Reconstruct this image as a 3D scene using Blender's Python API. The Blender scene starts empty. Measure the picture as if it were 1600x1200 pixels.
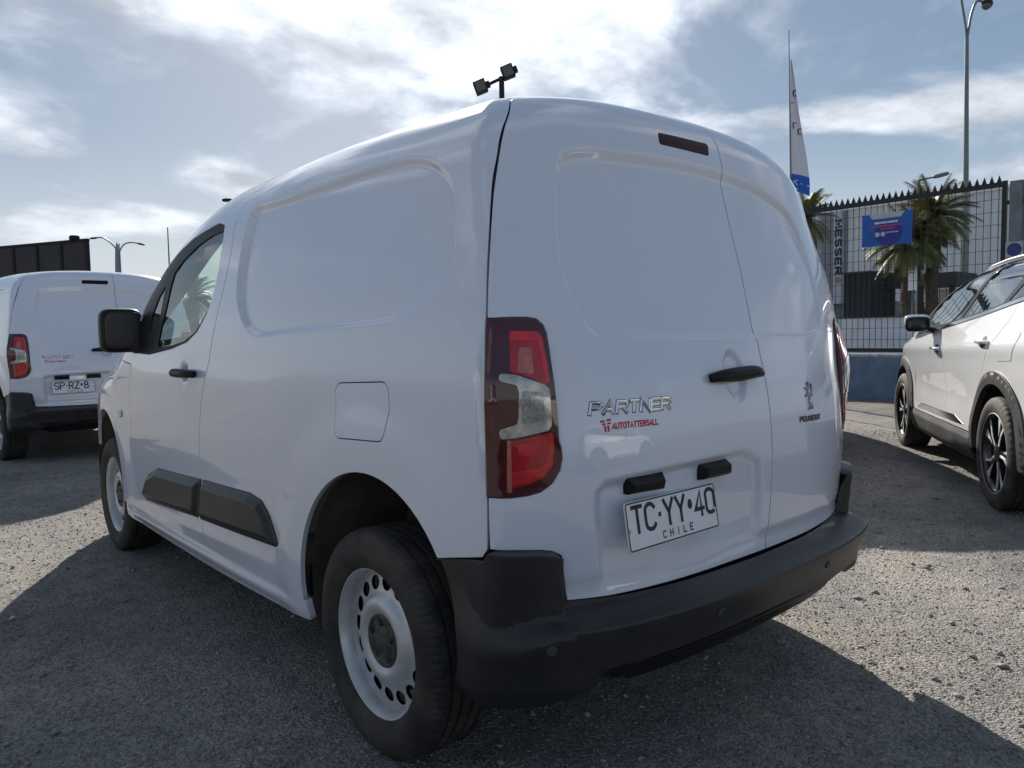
import bpy, bmesh, math, random
import numpy as np
from mathutils import Vector, Matrix
from mathutils.geometry import delaunay_2d_cdt

# ------------------------------------------------------------------ camera
SC = bpy.context.scene
CAMP = np.array([-1.88869705, -1.80224167, 1.15764859])
YAW, PIT, ROL, FPX = 0.712551787, -0.0661796140, -0.0179818231, 1178.35167
_F = np.array([math.sin(YAW)*math.cos(PIT), math.cos(YAW)*math.cos(PIT), math.sin(PIT)])
_R0 = np.array([math.cos(YAW), -math.sin(YAW), 0.0]); _U0 = np.cross(_R0, _F)
_R = math.cos(ROL)*_R0 + math.sin(ROL)*_U0
_U = -math.sin(ROL)*_R0 + math.cos(ROL)*_U0
cam_d = bpy.data.cameras.new('camera'); cam_o = bpy.data.objects.new('camera', cam_d)
SC.collection.objects.link(cam_o)
cam_d.sensor_width = 36.0; cam_d.lens = FPX/1600*36.0
cam_d.clip_start = 0.02; cam_d.clip_end = 5000
cam_o.matrix_world = Matrix(((_R[0], _U[0], -_F[0], CAMP[0]), (_R[1], _U[1], -_F[1], CAMP[1]),
                             (_R[2], _U[2], -_F[2], CAMP[2]), (0, 0, 0, 1)))
SC.camera = cam_o

# ------------------------------------------------------------------ sky, sun, exposure
SUN_EL = math.radians(30.0)
SUN_AZ = math.radians(30.0)          # from +Y towards +X
SUN_DIR = Vector((math.sin(SUN_AZ)*math.cos(SUN_EL), math.cos(SUN_AZ)*math.cos(SUN_EL), math.sin(SUN_EL)))
SC.view_settings.view_transform = 'Standard'; SC.view_settings.look = 'None'
SC.view_settings.gamma = 1.0; SC.view_settings.use_curve_mapping = False
SC.view_settings.exposure = 0.62
SKY_STRENGTH, CLOUD_SEED, CLOUD_BASE, CLOUD_GLOW = 0.10, 40.1, 4.0, 3.0
W = bpy.data.worlds.new('World'); SC.world = W; W.use_nodes = True
def build_world():
    nt = W.node_tree; N = nt.nodes; L = nt.links
    bg = N['Background']; bg.inputs['Strength'].default_value = SKY_STRENGTH
    sky = N.new('ShaderNodeTexSky'); sky.sky_type = 'NISHITA'; sky.sun_disc = False
    sky.sun_elevation = SUN_EL; sky.sun_rotation = SUN_AZ
    sky.air_density = 1.0; sky.dust_density = 0.6; sky.ozone_density = 1.4
    tc = N.new('ShaderNodeTexCoord')
    nrm = N.new('ShaderNodeVectorMath'); nrm.operation = 'NORMALIZE'; L.new(tc.outputs['Generated'], nrm.inputs[0])
    sep = N.new('ShaderNodeSeparateXYZ'); L.new(nrm.outputs[0], sep.inputs[0])
    def math_(op, a, b=None, clamp=False):
        m = N.new('ShaderNodeMath'); m.operation = op; m.use_clamp = clamp
        for i, q in enumerate((a, b)):
            if q is None: continue
            if isinstance(q, (int, float)): m.inputs[i].default_value = q
            else: L.new(q, m.inputs[i])
        return m.outputs[0]
    def rng(v, a, b, c, d, smooth=False):
        r = N.new('ShaderNodeMapRange'); L.new(v, r.inputs['Value'])
        if smooth: r.interpolation_type = 'SMOOTHSTEP'
        for k, q in zip(('From Min', 'From Max', 'To Min', 'To Max'), (a, b, c, d)): r.inputs[k].default_value = q
        return r.outputs[0]
    # a cloud layer seen in perspective: direction projected on a flat layer, softened towards the horizon
    zc = math_('ADD', math_('MAXIMUM', sep.outputs['Z'], 0.0), 0.22)
    cmb = N.new('ShaderNodeCombineXYZ')
    L.new(math_('DIVIDE', sep.outputs['X'], zc), cmb.inputs[0]); L.new(math_('DIVIDE', sep.outputs['Y'], zc), cmb.inputs[1])
    cmb.inputs[2].default_value = CLOUD_SEED
    def noise(sc, det, ro, dist=0.0):
        n = N.new('ShaderNodeTexNoise'); n.inputs['Scale'].default_value = sc; n.inputs['Detail'].default_value = det
        n.inputs['Roughness'].default_value = ro; n.inputs['Distortion'].default_value = dist; L.new(cmb.outputs[0], n.inputs['Vector']); return n.outputs['Fac']
    n1 = noise(1.35, 11, 0.54, 0.35); n2 = noise(3.0, 9, 0.58)
    dot = N.new('ShaderNodeVectorMath'); dot.operation = 'DOT_PRODUCT'
    L.new(nrm.outputs[0], dot.inputs[0]); dot.inputs[1].default_value = SUN_DIR
    prox = math_('MAXIMUM', dot.outputs['Value'], 0.0)
    glow = math_('POWER', prox, 7.0)                       # thin cloud scatters light forward, around the sun
    broad = math_('POWER', prox, 1.6)                      # the haze and cloud sides facing the sun's half of the sky are the bright ones
    cover = rng(math_('ADD', n1, math_('MULTIPLY', math_('SUBTRACT', glow, 0.68), 0.09)), 0.455, 0.60, 0.0, 1.0, True)   # clouds gather towards the sun
    body = rng(n2, 0.36, 0.64, 0.58, 1.42)
    lit = math_('ADD', math_('ADD', math_('MULTIPLY', glow, CLOUD_GLOW), CLOUD_BASE), math_('MULTIPLY', broad, 0.6))
    cb = math_('MULTIPLY', lit, body)
    ccol = N.new('ShaderNodeVectorMath'); ccol.operation = 'SCALE'; ccol.inputs[0].default_value = (0.93, 0.99, 1.09); L.new(cb, ccol.inputs['Scale'])
    # clear air between the clouds, veiled by high thin haze
    veil = N.new('ShaderNodeMix'); veil.data_type = 'RGBA'; L.new(rng(broad, 0, 1, 0.45, 0.80), veil.inputs['Factor'])
    L.new(sky.outputs[0], veil.inputs['A']); vs = N.new('ShaderNodeVectorMath'); vs.operation = 'SCALE'; vs.inputs[0].default_value = (0.64, 0.87, 1.17)
    L.new(math_('ADD', math_('ADD', math_('MULTIPLY', glow, CLOUD_GLOW*0.22), CLOUD_BASE*0.36), math_('MULTIPLY', broad, 0.0)), vs.inputs['Scale']); L.new(vs.outputs[0], veil.inputs['B'])
    mix = N.new('ShaderNodeMix'); mix.data_type = 'RGBA'
    L.new(math_('MULTIPLY', cover, 0.95), mix.inputs['Factor'])
    L.new(veil.outputs['Result'], mix.inputs['A']); L.new(ccol.outputs[0], mix.inputs['B'])
    # pale haze low over the horizon
    hz = N.new('ShaderNodeMix'); hz.data_type = 'RGBA'; hs = N.new('ShaderNodeVectorMath'); hs.operation = 'SCALE'; hs.inputs[0].default_value = (0.93, 1.0, 1.09); L.new(math_('ADD', math_('MULTIPLY', broad, 1.4), 3.8), hs.inputs['Scale']); L.new(hs.outputs[0], hz.inputs['B'])
    L.new(rng(sep.outputs['Z'], 0.0, 0.26, 0.80, 0.0, True), hz.inputs['Factor']); L.new(mix.outputs['Result'], hz.inputs['A'])
    L.new(hz.outputs['Result'], bg.inputs['Color'])
build_world()
sun_d = bpy.data.lights.new('sun', 'SUN'); sun_d.energy = 5.0; sun_d.angle = math.radians(0.6); sun_d.color = (1.0, 0.93, 0.83)
sun_o = bpy.data.objects.new('sun', sun_d); SC.collection.objects.link(sun_o)
sun_o.rotation_euler = (-SUN_DIR).to_track_quat('-Z', 'Y').to_euler(); sun_o.location = SUN_DIR*60

# ------------------------------------------------------------------ helpers
COL = SC.collection
def link(o, parent=None):
    COL.objects.link(o)
    if parent is not None: o.parent = parent
    return o
def tag(o, label=None, cat=None, group=None, kind=None):
    if label: o['label'] = label
    if cat: o['category'] = cat
    if group: o['group'] = group
    if kind: o['kind'] = kind
    return o
def empty(name, loc=(0, 0, 0), rz=0.0, parent=None):
    o = bpy.data.objects.new(name, None); o.location = loc; o.rotation_euler = (0, 0, rz); o.empty_display_size = 0.2
    return link(o, parent)
def mesh_obj(name, V, Fc, mat, parent=None, smooth=False, normals=None):
    me = bpy.data.meshes.new(name)
    me.from_pydata([tuple(map(float, v)) for v in V], [], [tuple(map(int, f)) for f in Fc])
    if mat is not None: me.materials.append(mat)
    if smooth or normals is not None:
        me.polygons.foreach_set('use_smooth', [True]*len(me.polygons))
    if normals is not None:
        me.normals_split_custom_set_from_vertices([tuple(map(float, n)) for n in normals])
    me.update()
    return link(bpy.data.objects.new(name, me), parent)
def bm_obj(name, bm, mat, parent=None, smooth=False, bevel=0, segs=2, angle=35):
    if bevel:
        ed = [e for e in bm.edges if len(e.link_faces) == 2 and e.calc_face_angle(0) > math.radians(angle)]
        bmesh.ops.bevel(bm, geom=ed, offset=bevel, segments=segs, profile=0.5, affect='EDGES', clamp_overlap=True)
    bmesh.ops.recalc_face_normals(bm, faces=bm.faces)
    me = bpy.data.meshes.new(name); bm.to_mesh(me); bm.free()
    if mat is not None: me.materials.append(mat)
    if smooth:
        me.polygons.foreach_set('use_smooth', [True]*len(me.polygons))
        if smooth is not True: me.set_sharp_from_angle(angle=math.radians(smooth))
    return link(bpy.data.objects.new(name, me), parent)
def bx(bm, c, s, rot=None):
    r = bmesh.ops.create_cube(bm, size=1.0)
    M = Matrix.Translation(c) @ (rot.to_4x4() if rot is not None else Matrix()) @ Matrix.Diagonal((*s, 1))
    bmesh.ops.transform(bm, matrix=M, verts=r['verts']); return r['verts']
def box_obj(name, c, s, mat, parent=None, bevel=0.0, rot=None, segs=2):
    bm = bmesh.new(); bx(bm, c, s, rot); return bm_obj(name, bm, mat, parent, bevel=bevel, segs=segs, smooth=30 if bevel else False)
def tube(bm, pts, rad, n=10, cap=True):
    pts = [Vector(q) for q in pts]; rings = []
    rr = rad if hasattr(rad, '__len__') else [rad]*len(pts)
    up = None
    for i, q in enumerate(pts):
        t = (pts[min(i+1, len(pts)-1)] - pts[max(i-1, 0)]).normalized()
        if up is None or abs(up.dot(t)) > 0.98: up = Vector((0, 0, 1)) if abs(t.z) < 0.9 else Vector((1, 0, 0))
        a = t.cross(up).normalized(); b = a.cross(t).normalized(); up = b
        rings.append([bm.verts.new(q + (a*math.cos(2*math.pi*k/n) + b*math.sin(2*math.pi*k/n))*rr[i]) for k in range(n)])
    for A, B in zip(rings, rings[1:]):
        for k in range(n): bm.faces.new((A[k], A[(k+1) % n], B[(k+1) % n], B[k]))
    if cap:
        bm.faces.new(rings[0][::-1]); bm.faces.new(rings[-1])
def tube_obj(name, pts, rad, mat, parent=None, n=10):
    bm = bmesh.new(); tube(bm, pts, rad, n); return bm_obj(name, bm, mat, parent, smooth=50)
def prism(bm, poly, z0, z1):
    lo = [bm.verts.new((x, y, z0)) for x, y in poly]; hi = [bm.verts.new((x, y, z1)) for x, y in poly]
    n = len(poly)
    bm.faces.new(lo[::-1]); bm.faces.new(hi)
    for i in range(n): bm.faces.new((lo[i], lo[(i+1) % n], hi[(i+1) % n], hi[i]))
def revolve(name, prof, n, mat, parent=None, axis='x', sharp=35, closed=False):
    """prof: (axial, radius) pairs, revolved about the local X axis"""
    V = []; Fc = []; m = len(prof)
    for k in range(n):
        a = 2*math.pi*k/n
        for (h, r) in prof: V.append((h, r*math.cos(a), r*math.sin(a)))
    for k in range(n):
        k2 = (k+1) % n
        for i in range(m-1 + (1 if closed else 0)):
            j = (i+1) % m
            Fc.append((k*m+i, k2*m+i, k2*m+j, k*m+j))
    o = mesh_obj(name, V, Fc, mat, parent, smooth=True)
    bm = bmesh.new(); bm.from_mesh(o.data); bmesh.ops.remove_doubles(bm, verts=bm.verts, dist=1e-6)
    bmesh.ops.recalc_face_normals(bm, faces=bm.faces); bm.to_mesh(o.data); bm.free()
    o.data.set_sharp_from_angle(angle=math.radians(sharp))
    return o
def copy_tree(o, parent=None):
    c = o.copy(); COL.objects.link(c); c.parent = parent
    for ch in list(o.children): copy_tree(ch, c)
    return c

# ------------------------------------------------------------------ materials
MATS = {}
def mat(name, col, rough=0.5, metal=0.0, coat=0.0, coat_r=0.03, spec=0.5, noise=None, bump=None, trans=0.0, ior=1.45, alpha=1.0, dirt=None):
    """noise=(scale, amount) mottles the colour; bump=(scale, strength, distance); dirt=(colour, scale, amount)"""
    m = bpy.data.materials.new(name); m.use_nodes = True; nt = m.node_tree; N = nt.nodes; L = nt.links
    b = N['Principled BSDF']
    b.inputs['Base Color'].default_value = (*col, 1); b.inputs['Roughness'].default_value = rough
    b.inputs['Metallic'].default_value = metal; b.inputs['Coat Weight'].default_value = coat
    b.inputs['Coat Roughness'].default_value = coat_r; b.inputs['Coat IOR'].default_value = 1.62 if 'paint' in name else 1.45; b.inputs['Specular IOR Level'].default_value = spec
    b.inputs['Transmission Weight'].default_value = trans; b.inputs['IOR'].default_value = ior
    tc = N.new('ShaderNodeTexCoord'); src = tc.outputs['Object']
    cur = None
    if noise:
        n = N.new('ShaderNodeTexNoise'); n.inputs['Scale'].default_value = noise[0]; n.inputs['Detail'].default_value = 6
        L.new(src, n.inputs['Vector'])
        r = N.new('ShaderNodeMapRange'); r.inputs['From Min'].default_value = 0.3; r.inputs['From Max'].default_value = 0.7
        r.inputs['To Min'].default_value = 1-noise[1]; r.inputs['To Max'].default_value = 1+noise[1]
        L.new(n.outputs['Fac'], r.inputs['Value'])
        s = N.new('ShaderNodeVectorMath'); s.operation = 'SCALE'; s.inputs[0].default_value = col
        L.new(r.outputs[0], s.inputs['Scale']); cur = s.outputs[0]
        L.new(cur, b.inputs['Base Color'])
    if dirt:
        n = N.new('ShaderNodeTexNoise'); n.inputs['Scale'].default_value = dirt[1]; n.inputs['Detail'].default_value = 8
        n.inputs['Roughness'].default_value = 0.65; L.new(src, n.inputs['Vector'])
        r = N.new('ShaderNodeMapRange'); r.inputs['From Min'].default_value = 0.42; r.inputs['From Max'].default_value = 0.75
        r.inputs['To Max'].default_value = dirt[2]; L.new(n.outputs['Fac'], r.inputs['Value'])
        mx = N.new('ShaderNodeMix'); mx.data_type = 'RGBA'; L.new(r.outputs[0], mx.inputs['Factor'])
        if cur: L.new(cur, mx.inputs['A'])
        else: mx.inputs['A'].default_value = (*col, 1)
        mx.inputs['B'].default_value = (*dirt[0], 1); L.new(mx.outputs['Result'], b.inputs['Base Color'])
        rr = N.new('ShaderNodeMapRange'); rr.inputs['To Min'].default_value = rough; rr.inputs['To Max'].default_value = min(1, rough+0.35)
        L.new(r.outputs[0], rr.inputs['Value']); L.new(rr.outputs[0], b.inputs['Roughness'])
    if bump:
        n = N.new('ShaderNodeTexNoise'); n.inputs['Scale'].default_value = bump[0]; n.inputs['Detail'].default_value = 5
        L.new(src, n.inputs['Vector'])
        bp = N.new('ShaderNodeBump'); bp.inputs['Strength'].default_value = bump[1]; bp.inputs['Distance'].default_value = bump[2]
        L.new(n.outputs['Fac'], bp.inputs['Height']); L.new(bp.outputs[0], b.inputs['Normal'])
    MATS[name] = m
    return m
M_WHITE = mat('white_paint', (0.66, 0.69, 0.775), rough=0.25, coat=1.0, coat_r=0.015, noise=(1.3, 0.012), dirt=((0.50, 0.47, 0.42), 2.2, 0.10))
M_PLAST = mat('black_plastic', (0.017, 0.0175, 0.020), rough=0.40, bump=(900, 0.18, 0.0006), dirt=((0.12, 0.10, 0.08), 3.0, 0.20))
M_PLASTS = mat('smooth_black_plastic', (0.008, 0.008, 0.009), rough=0.45, spec=0.28, bump=(700, 0.08, 0.0004))
M_SEAM = mat('seam_rubber', (0.010, 0.010, 0.011), rough=0.8)
M_LINER = mat('wheel_liner', (0.075, 0.066, 0.052), rough=0.9, noise=(9, 0.35), dirt=((0.15, 0.12, 0.085), 4.0, 0.8), bump=(60, 0.3, 0.004))
M_UNDER = mat('underbody', (0.018, 0.018, 0.018), rough=0.9)
M_TYRE = mat('tyre_rubber', (0.022, 0.021, 0.021), rough=0.72, noise=(14, 0.25), dirt=((0.13, 0.105, 0.08), 7.0, 0.55), bump=(240, 0.15, 0.001))
M_STEEL = mat('silver_wheel_paint', (0.60, 0.61, 0.63), rough=0.34, metal=0.35, noise=(12, 0.06), dirt=((0.22, 0.19, 0.15), 9.0, 0.4))
M_HUB = mat('hub_black', (0.028, 0.028, 0.030), rough=0.55, dirt=((0.20, 0.18, 0.15), 30.0, 0.7), bump=(90, 0.5, 0.003))
M_REDD = mat('lamp_dark_red', (0.062, 0.004, 0.008), rough=0.12, coat=1.0, coat_r=0.02)
M_RED = mat('lamp_red', (0.42, 0.006, 0.013), rough=0.16, coat=1.0, coat_r=0.02, noise=(28, 0.25))
M_REDB = mat('lamp_bright_red', (0.66, 0.010, 0.022), rough=0.16, coat=1.0, coat_r=0.02, noise=(40, 0.18))
M_AMB = mat('lamp_pink_reflector', (0.46, 0.13, 0.10), rough=0.2, coat=1.0, coat_r=0.02, noise=(60, 0.25))
M_CLEAR = mat('lamp_clear', (0.42, 0.42, 0.40), rough=0.16, metal=0.35, coat=1.0, coat_r=0.02, noise=(45, 0.35))
M_CHROME = mat('chrome', (0.78, 0.77, 0.75), rough=0.10, metal=1.0)
M_PLATE = mat('plate_white', (0.74, 0.74, 0.76), rough=0.4, noise=(20, 0.04))
M_PLATEF = mat('plate_black', (0.012, 0.012, 0.014), rough=0.45)
M_STICK = mat('sticker_red', (0.52, 0.02, 0.04), rough=0.4)
M_INT = mat('cab_plastic', (0.035, 0.037, 0.040), rough=0.6)
M_INTL = mat('cab_trim_grey', (0.22, 0.23, 0.24), rough=0.7)
M_SEAT = mat('seat_fabric', (0.045, 0.047, 0.052), rough=0.9, bump=(300, 0.3, 0.002))
def glass_mat(name, tint, f0=0.05, pw_=4.0):
    m = bpy.data.materials.new(name); m.use_nodes = True; nt = m.node_tree; N = nt.nodes; L = nt.links
    N.remove(N['Principled BSDF'])
    tr = N.new('ShaderNodeBsdfTransparent'); tr.inputs[0].default_value = (*tint, 1)
    gl = N.new('ShaderNodeBsdfGlossy'); gl.inputs['Roughness'].default_value = 0.01; gl.inputs['Color'].default_value = (0.95, 0.97, 0.96, 1)
    lw = N.new('ShaderNodeLayerWeight'); lw.inputs['Blend'].default_value = 0.5
    pw = N.new('ShaderNodeMath'); pw.operation = 'POWER'; L.new(lw.outputs['Facing'], pw.inputs[0]); pw.inputs[1].default_value = pw_
    fr = N.new('ShaderNodeMapRange'); fr.inputs['To Min'].default_value = f0; L.new(pw.outputs[0], fr.inputs['Value'])
    mx = N.new('ShaderNodeMixShader'); L.new(fr.outputs[0], mx.inputs[0]); L.new(tr.outputs[0], mx.inputs[1]); L.new(gl.outputs[0], mx.inputs[2])
    L.new(mx.outputs[0], N['Material Output'].inputs['Surface'])
    return m
M_GLASS = glass_mat('tinted_glass', (0.80, 0.90, 0.84))

# ------------------------------------------------------------------ smooth curves
class Spline:
    """natural cubic spline with straight ends"""
    def __init__(s, x, y):
        s.x = np.array(x, float); s.y = np.array(y, float); n = len(x); h = np.diff(s.x)
        A = np.eye(n); b = np.zeros(n)
        for i in range(1, n-1):
            A[i, i-1] = h[i-1]; A[i, i] = 2*(h[i-1]+h[i]); A[i, i+1] = h[i]
            b[i] = 3*((s.y[i+1]-s.y[i])/h[i] - (s.y[i]-s.y[i-1])/h[i-1])
        s.c = np.linalg.solve(A, b); s.h = h
        s.b = (np.diff(s.y))/h - h*(2*s.c[:-1]+s.c[1:])/3; s.d = np.diff(s.c)/(3*h)
        s.e1 = s.b[-1]+2*s.c[-2]*h[-1]+3*s.d[-1]*h[-1]**2
    def __call__(s, q):
        q = np.asarray(q, float); i = np.clip(np.searchsorted(s.x, q)-1, 0, len(s.h)-1); t = q-s.x[i]
        r = s.y[i]+s.b[i]*t+s.c[i]*t*t+s.d[i]*t**3
        r = np.where(q < s.x[0], s.y[0]+s.b[0]*(q-s.x[0]), r)
        return np.where(q > s.x[-1], s.y[-1]+s.e1*(q-s.x[-1]), r)
def sstep(a, b, x):
    t = np.clip((x-a)/(b-a), 0, 1); return t*t*(3-2*t)
def smax(a, b, r):
    u = np.maximum(r+a, 0); v = np.maximum(r+b, 0)
    return np.minimum(-r, np.maximum(a, b)) + np.sqrt(u*u+v*v)
def dense(pts, step, closed=False):
    """resample a polyline at about `step`"""
    P = [np.array(q, float) for q in pts]
    if closed: P = P+[P[0]]
    out = []
    for a, b in zip(P, P[1:]):
        n = max(1, int(round(np.linalg.norm(b-a)/step)))
        for k in range(n): out.append(a+(b-a)*k/n)
    if not closed: out.append(P[-1])
    return np.array(out)
def curve_through(pts, step=0.012):
    """smooth curve through the points (centripetal parameter, natural spline)"""
    P = np.array(pts, float); t = np.concatenate([[0], np.cumsum(np.maximum(np.linalg.norm(np.diff(P, axis=0), axis=1), 1e-6)**0.75)])
    S = [Spline(t, P[:, i]) for i in range(P.shape[1])]
    n = max(4, int(np.sum(np.linalg.norm(np.diff(P, axis=0), axis=1))/step)+1)
    q = np.linspace(0, t[-1], n); return np.stack([s(q) for s in S], 1)
def round_poly(pts, rad, seg=6):
    """closed polygon with rounded corners; rad one number or one per corner"""
    P = [np.array(q, float) for q in pts]; n = len(P); out = []
    rad = rad if hasattr(rad, '__len__') else [rad]*n
    for i in range(n):
        a, b, c = P[i-1], P[i], P[(i+1) % n]; r = rad[i]
        u = a-b; v = c-b; lu, lv = np.linalg.norm(u), np.linalg.norm(v)
        if r <= 0 or lu < 1e-9 or lv < 1e-9: out.append(b); continue
        u /= lu; v /= lv; cs = np.clip(u@v, -1, 1); ang = math.acos(cs)
        d = min(r/max(math.tan(ang/2), 1e-3), 0.48*lu, 0.48*lv)
        p0 = b+u*d; p1 = b+v*d
        for k in range(seg+1):
            t = k/seg; out.append((1-t)**2*p0+2*t*(1-t)*b+t*t*p1)
    return np.array(out)
def area2(L): return 0.5*np.sum(L[:, 0]*np.roll(L[:, 1], -1)-np.roll(L[:, 0], -1)*L[:, 1])
def ccw(L): L = np.asarray(L); return L if area2(L) > 0 else L[::-1]
def offset_loop(L, d):
    """CCW loop moved inwards by d"""
    L = ccw(L); e = np.roll(L, -1, 0)-L; ln = np.linalg.norm(e, axis=1, keepdims=True); e = e/np.maximum(ln, 1e-9)
    n = np.stack([-e[:, 1], e[:, 0]], 1); n0 = np.roll(n, 1, 0)
    k = 1+np.sum(n*n0, 1, keepdims=True); return L+(n+n0)/np.maximum(k, 0.35)*d
def clean_loop(L, tol=1e-4):
    L = np.asarray(L); keep = np.linalg.norm(L-np.roll(L, 1, 0), axis=1) > tol; return L[keep]
def inside(L, Q):
    """points in polygon"""
    x, y = Q[:, 0][:, None], Q[:, 1][:, None]; x0, y0 = L[:, 0][None], L[:, 1][None]
    x1, y1 = np.roll(L[:, 0], -1)[None], np.roll(L[:, 1], -1)[None]
    c = ((y0 > y) != (y1 > y)) & (x < (x1-x0)*(y-y0)/np.where(y1 == y0, 1e-12, y1-y0)+x0)
    return (np.sum(c, 1) % 2) == 1
def seg_dist(L, Q, closed=True):
    A = L; B = np.roll(L, -1, 0)
    if not closed: A, B = L[:-1], L[1:]
    out = np.full(len(Q), 1e9)
    d = B-A; dd = np.maximum(np.sum(d*d, 1), 1e-12)
    for s in range(0, len(Q), 4000):
        q = Q[s:s+4000]
        w = q[:, None, :]-A[None]; t = np.clip(np.sum(w*d[None], 2)/dd[None], 0, 1)
        out[s:s+4000] = np.sqrt(np.min(np.sum((w-t[..., None]*d[None])**2, 2), 1))
    return out
def sdist(L, Q):
    """signed distance to a closed loop, negative inside"""
    return np.where(inside(L, Q), -1, 1)*seg_dist(L, Q)

# ------------------------------------------------------------------ surfaces given by an implicit shape and a chart of rays
class Chart:
    def __init__(s, F): s.F = F
    def map(s, uv, D=None):
        O, d = s.rays(uv); lo = np.zeros(len(uv)); hi = np.full(len(uv), 1.6)
        for _ in range(34):
            m = 0.5*(lo+hi); ins = s.F(O+d*m[:, None]) < 0
            lo = np.where(ins, m, lo); hi = np.where(ins, hi, m)
        t = 0.5*(lo+hi)
        if D is not None: t = t+D(uv)
        return O+d*t[:, None]
    def frame(s, uv, D=None, e=0.002):
        P = s.map(uv, D)
        du = s.map(uv+[e, 0], D)-s.map(uv-[e, 0], D); dv = s.map(uv+[0, e], D)-s.map(uv-[0, e], D)
        n = np.cross(du, dv); n /= np.maximum(np.linalg.norm(n, axis=1, keepdims=True), 1e-12)
        _, d = s.rays(uv); n *= np.sign(np.sum(n*d, 1, keepdims=True))
        return P, n
class SideChart(Chart):
    """(y, v): v is z up to z1, then an arc over to the roof. side -1 left, +1 right"""
    def __init__(s, F, side=-1, z1=1.30, x0=0.30, rho=0.45): s.F = F; s.s = side; s.z1 = z1; s.x0 = x0; s.rho = rho
    def rays(s, uv):
        ph = np.clip((uv[:, 1]-s.z1)/s.rho, 0, math.pi/2)
        O = np.stack([np.full(len(uv), s.s*s.x0), uv[:, 0], np.minimum(uv[:, 1], s.z1)], 1)
        return O, np.stack([s.s*np.cos(ph), np.zeros(len(uv)), np.sin(ph)], 1)
    def inv(s, P):
        P = np.atleast_2d(P); w = s.s*P[:, 0]-s.x0; ph = np.arctan2(np.maximum(P[:, 2]-s.z1, 0), np.maximum(w, 1e-6))
        return np.stack([P[:, 1], np.where(P[:, 2] <= s.z1, P[:, 2], s.z1+s.rho*ph)], 1)
class RearChart(Chart):
    def __init__(s, F, a=0.50, y0=-0.20, zb=1.25, rho=0.40): s.F = F; s.a = a; s.y0 = y0; s.zb = zb; s.rho = rho
    def rays(s, uv):
        u, v = uv[:, 0], uv[:, 1]; al = np.maximum(np.abs(u)-s.a, 0)/s.rho*np.sign(u); be = np.maximum(v-s.zb, 0)/s.rho
        O = np.stack([np.clip(u, -s.a, s.a), np.full(len(u), s.y0), np.minimum(v, s.zb)], 1)
        return O, np.stack([np.sin(al)*np.cos(be), -np.cos(al)*np.cos(be), np.sin(be)], 1)
    def inv(s, P):
        P = np.atleast_2d(P); x, y, z = P.T; wx = np.maximum(np.abs(x)-s.a, 0); wz = np.maximum(z-s.zb, 0); wy = np.maximum(s.y0-y, 1e-6)
        al = np.arctan2(wx, wy); be = np.arctan2(wz, np.hypot(wx, wy))
        return np.stack([np.where(wx > 0, np.sign(x)*(s.a+s.rho*al), x), np.where(wz > 0, s.zb+s.rho*be, z)], 1)
class TopChart(Chart):
    def __init__(s, F, z0=0.4): s.F = F; s.z0 = z0
    def rays(s, uv):
        O = np.stack([uv[:, 0], uv[:, 1], np.full(len(uv), s.z0)], 1); d = np.zeros_like(O); d[:, 2] = 1; return O, d
    def inv(s, P): return np.atleast_2d(P)[:, :2].copy()

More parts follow.
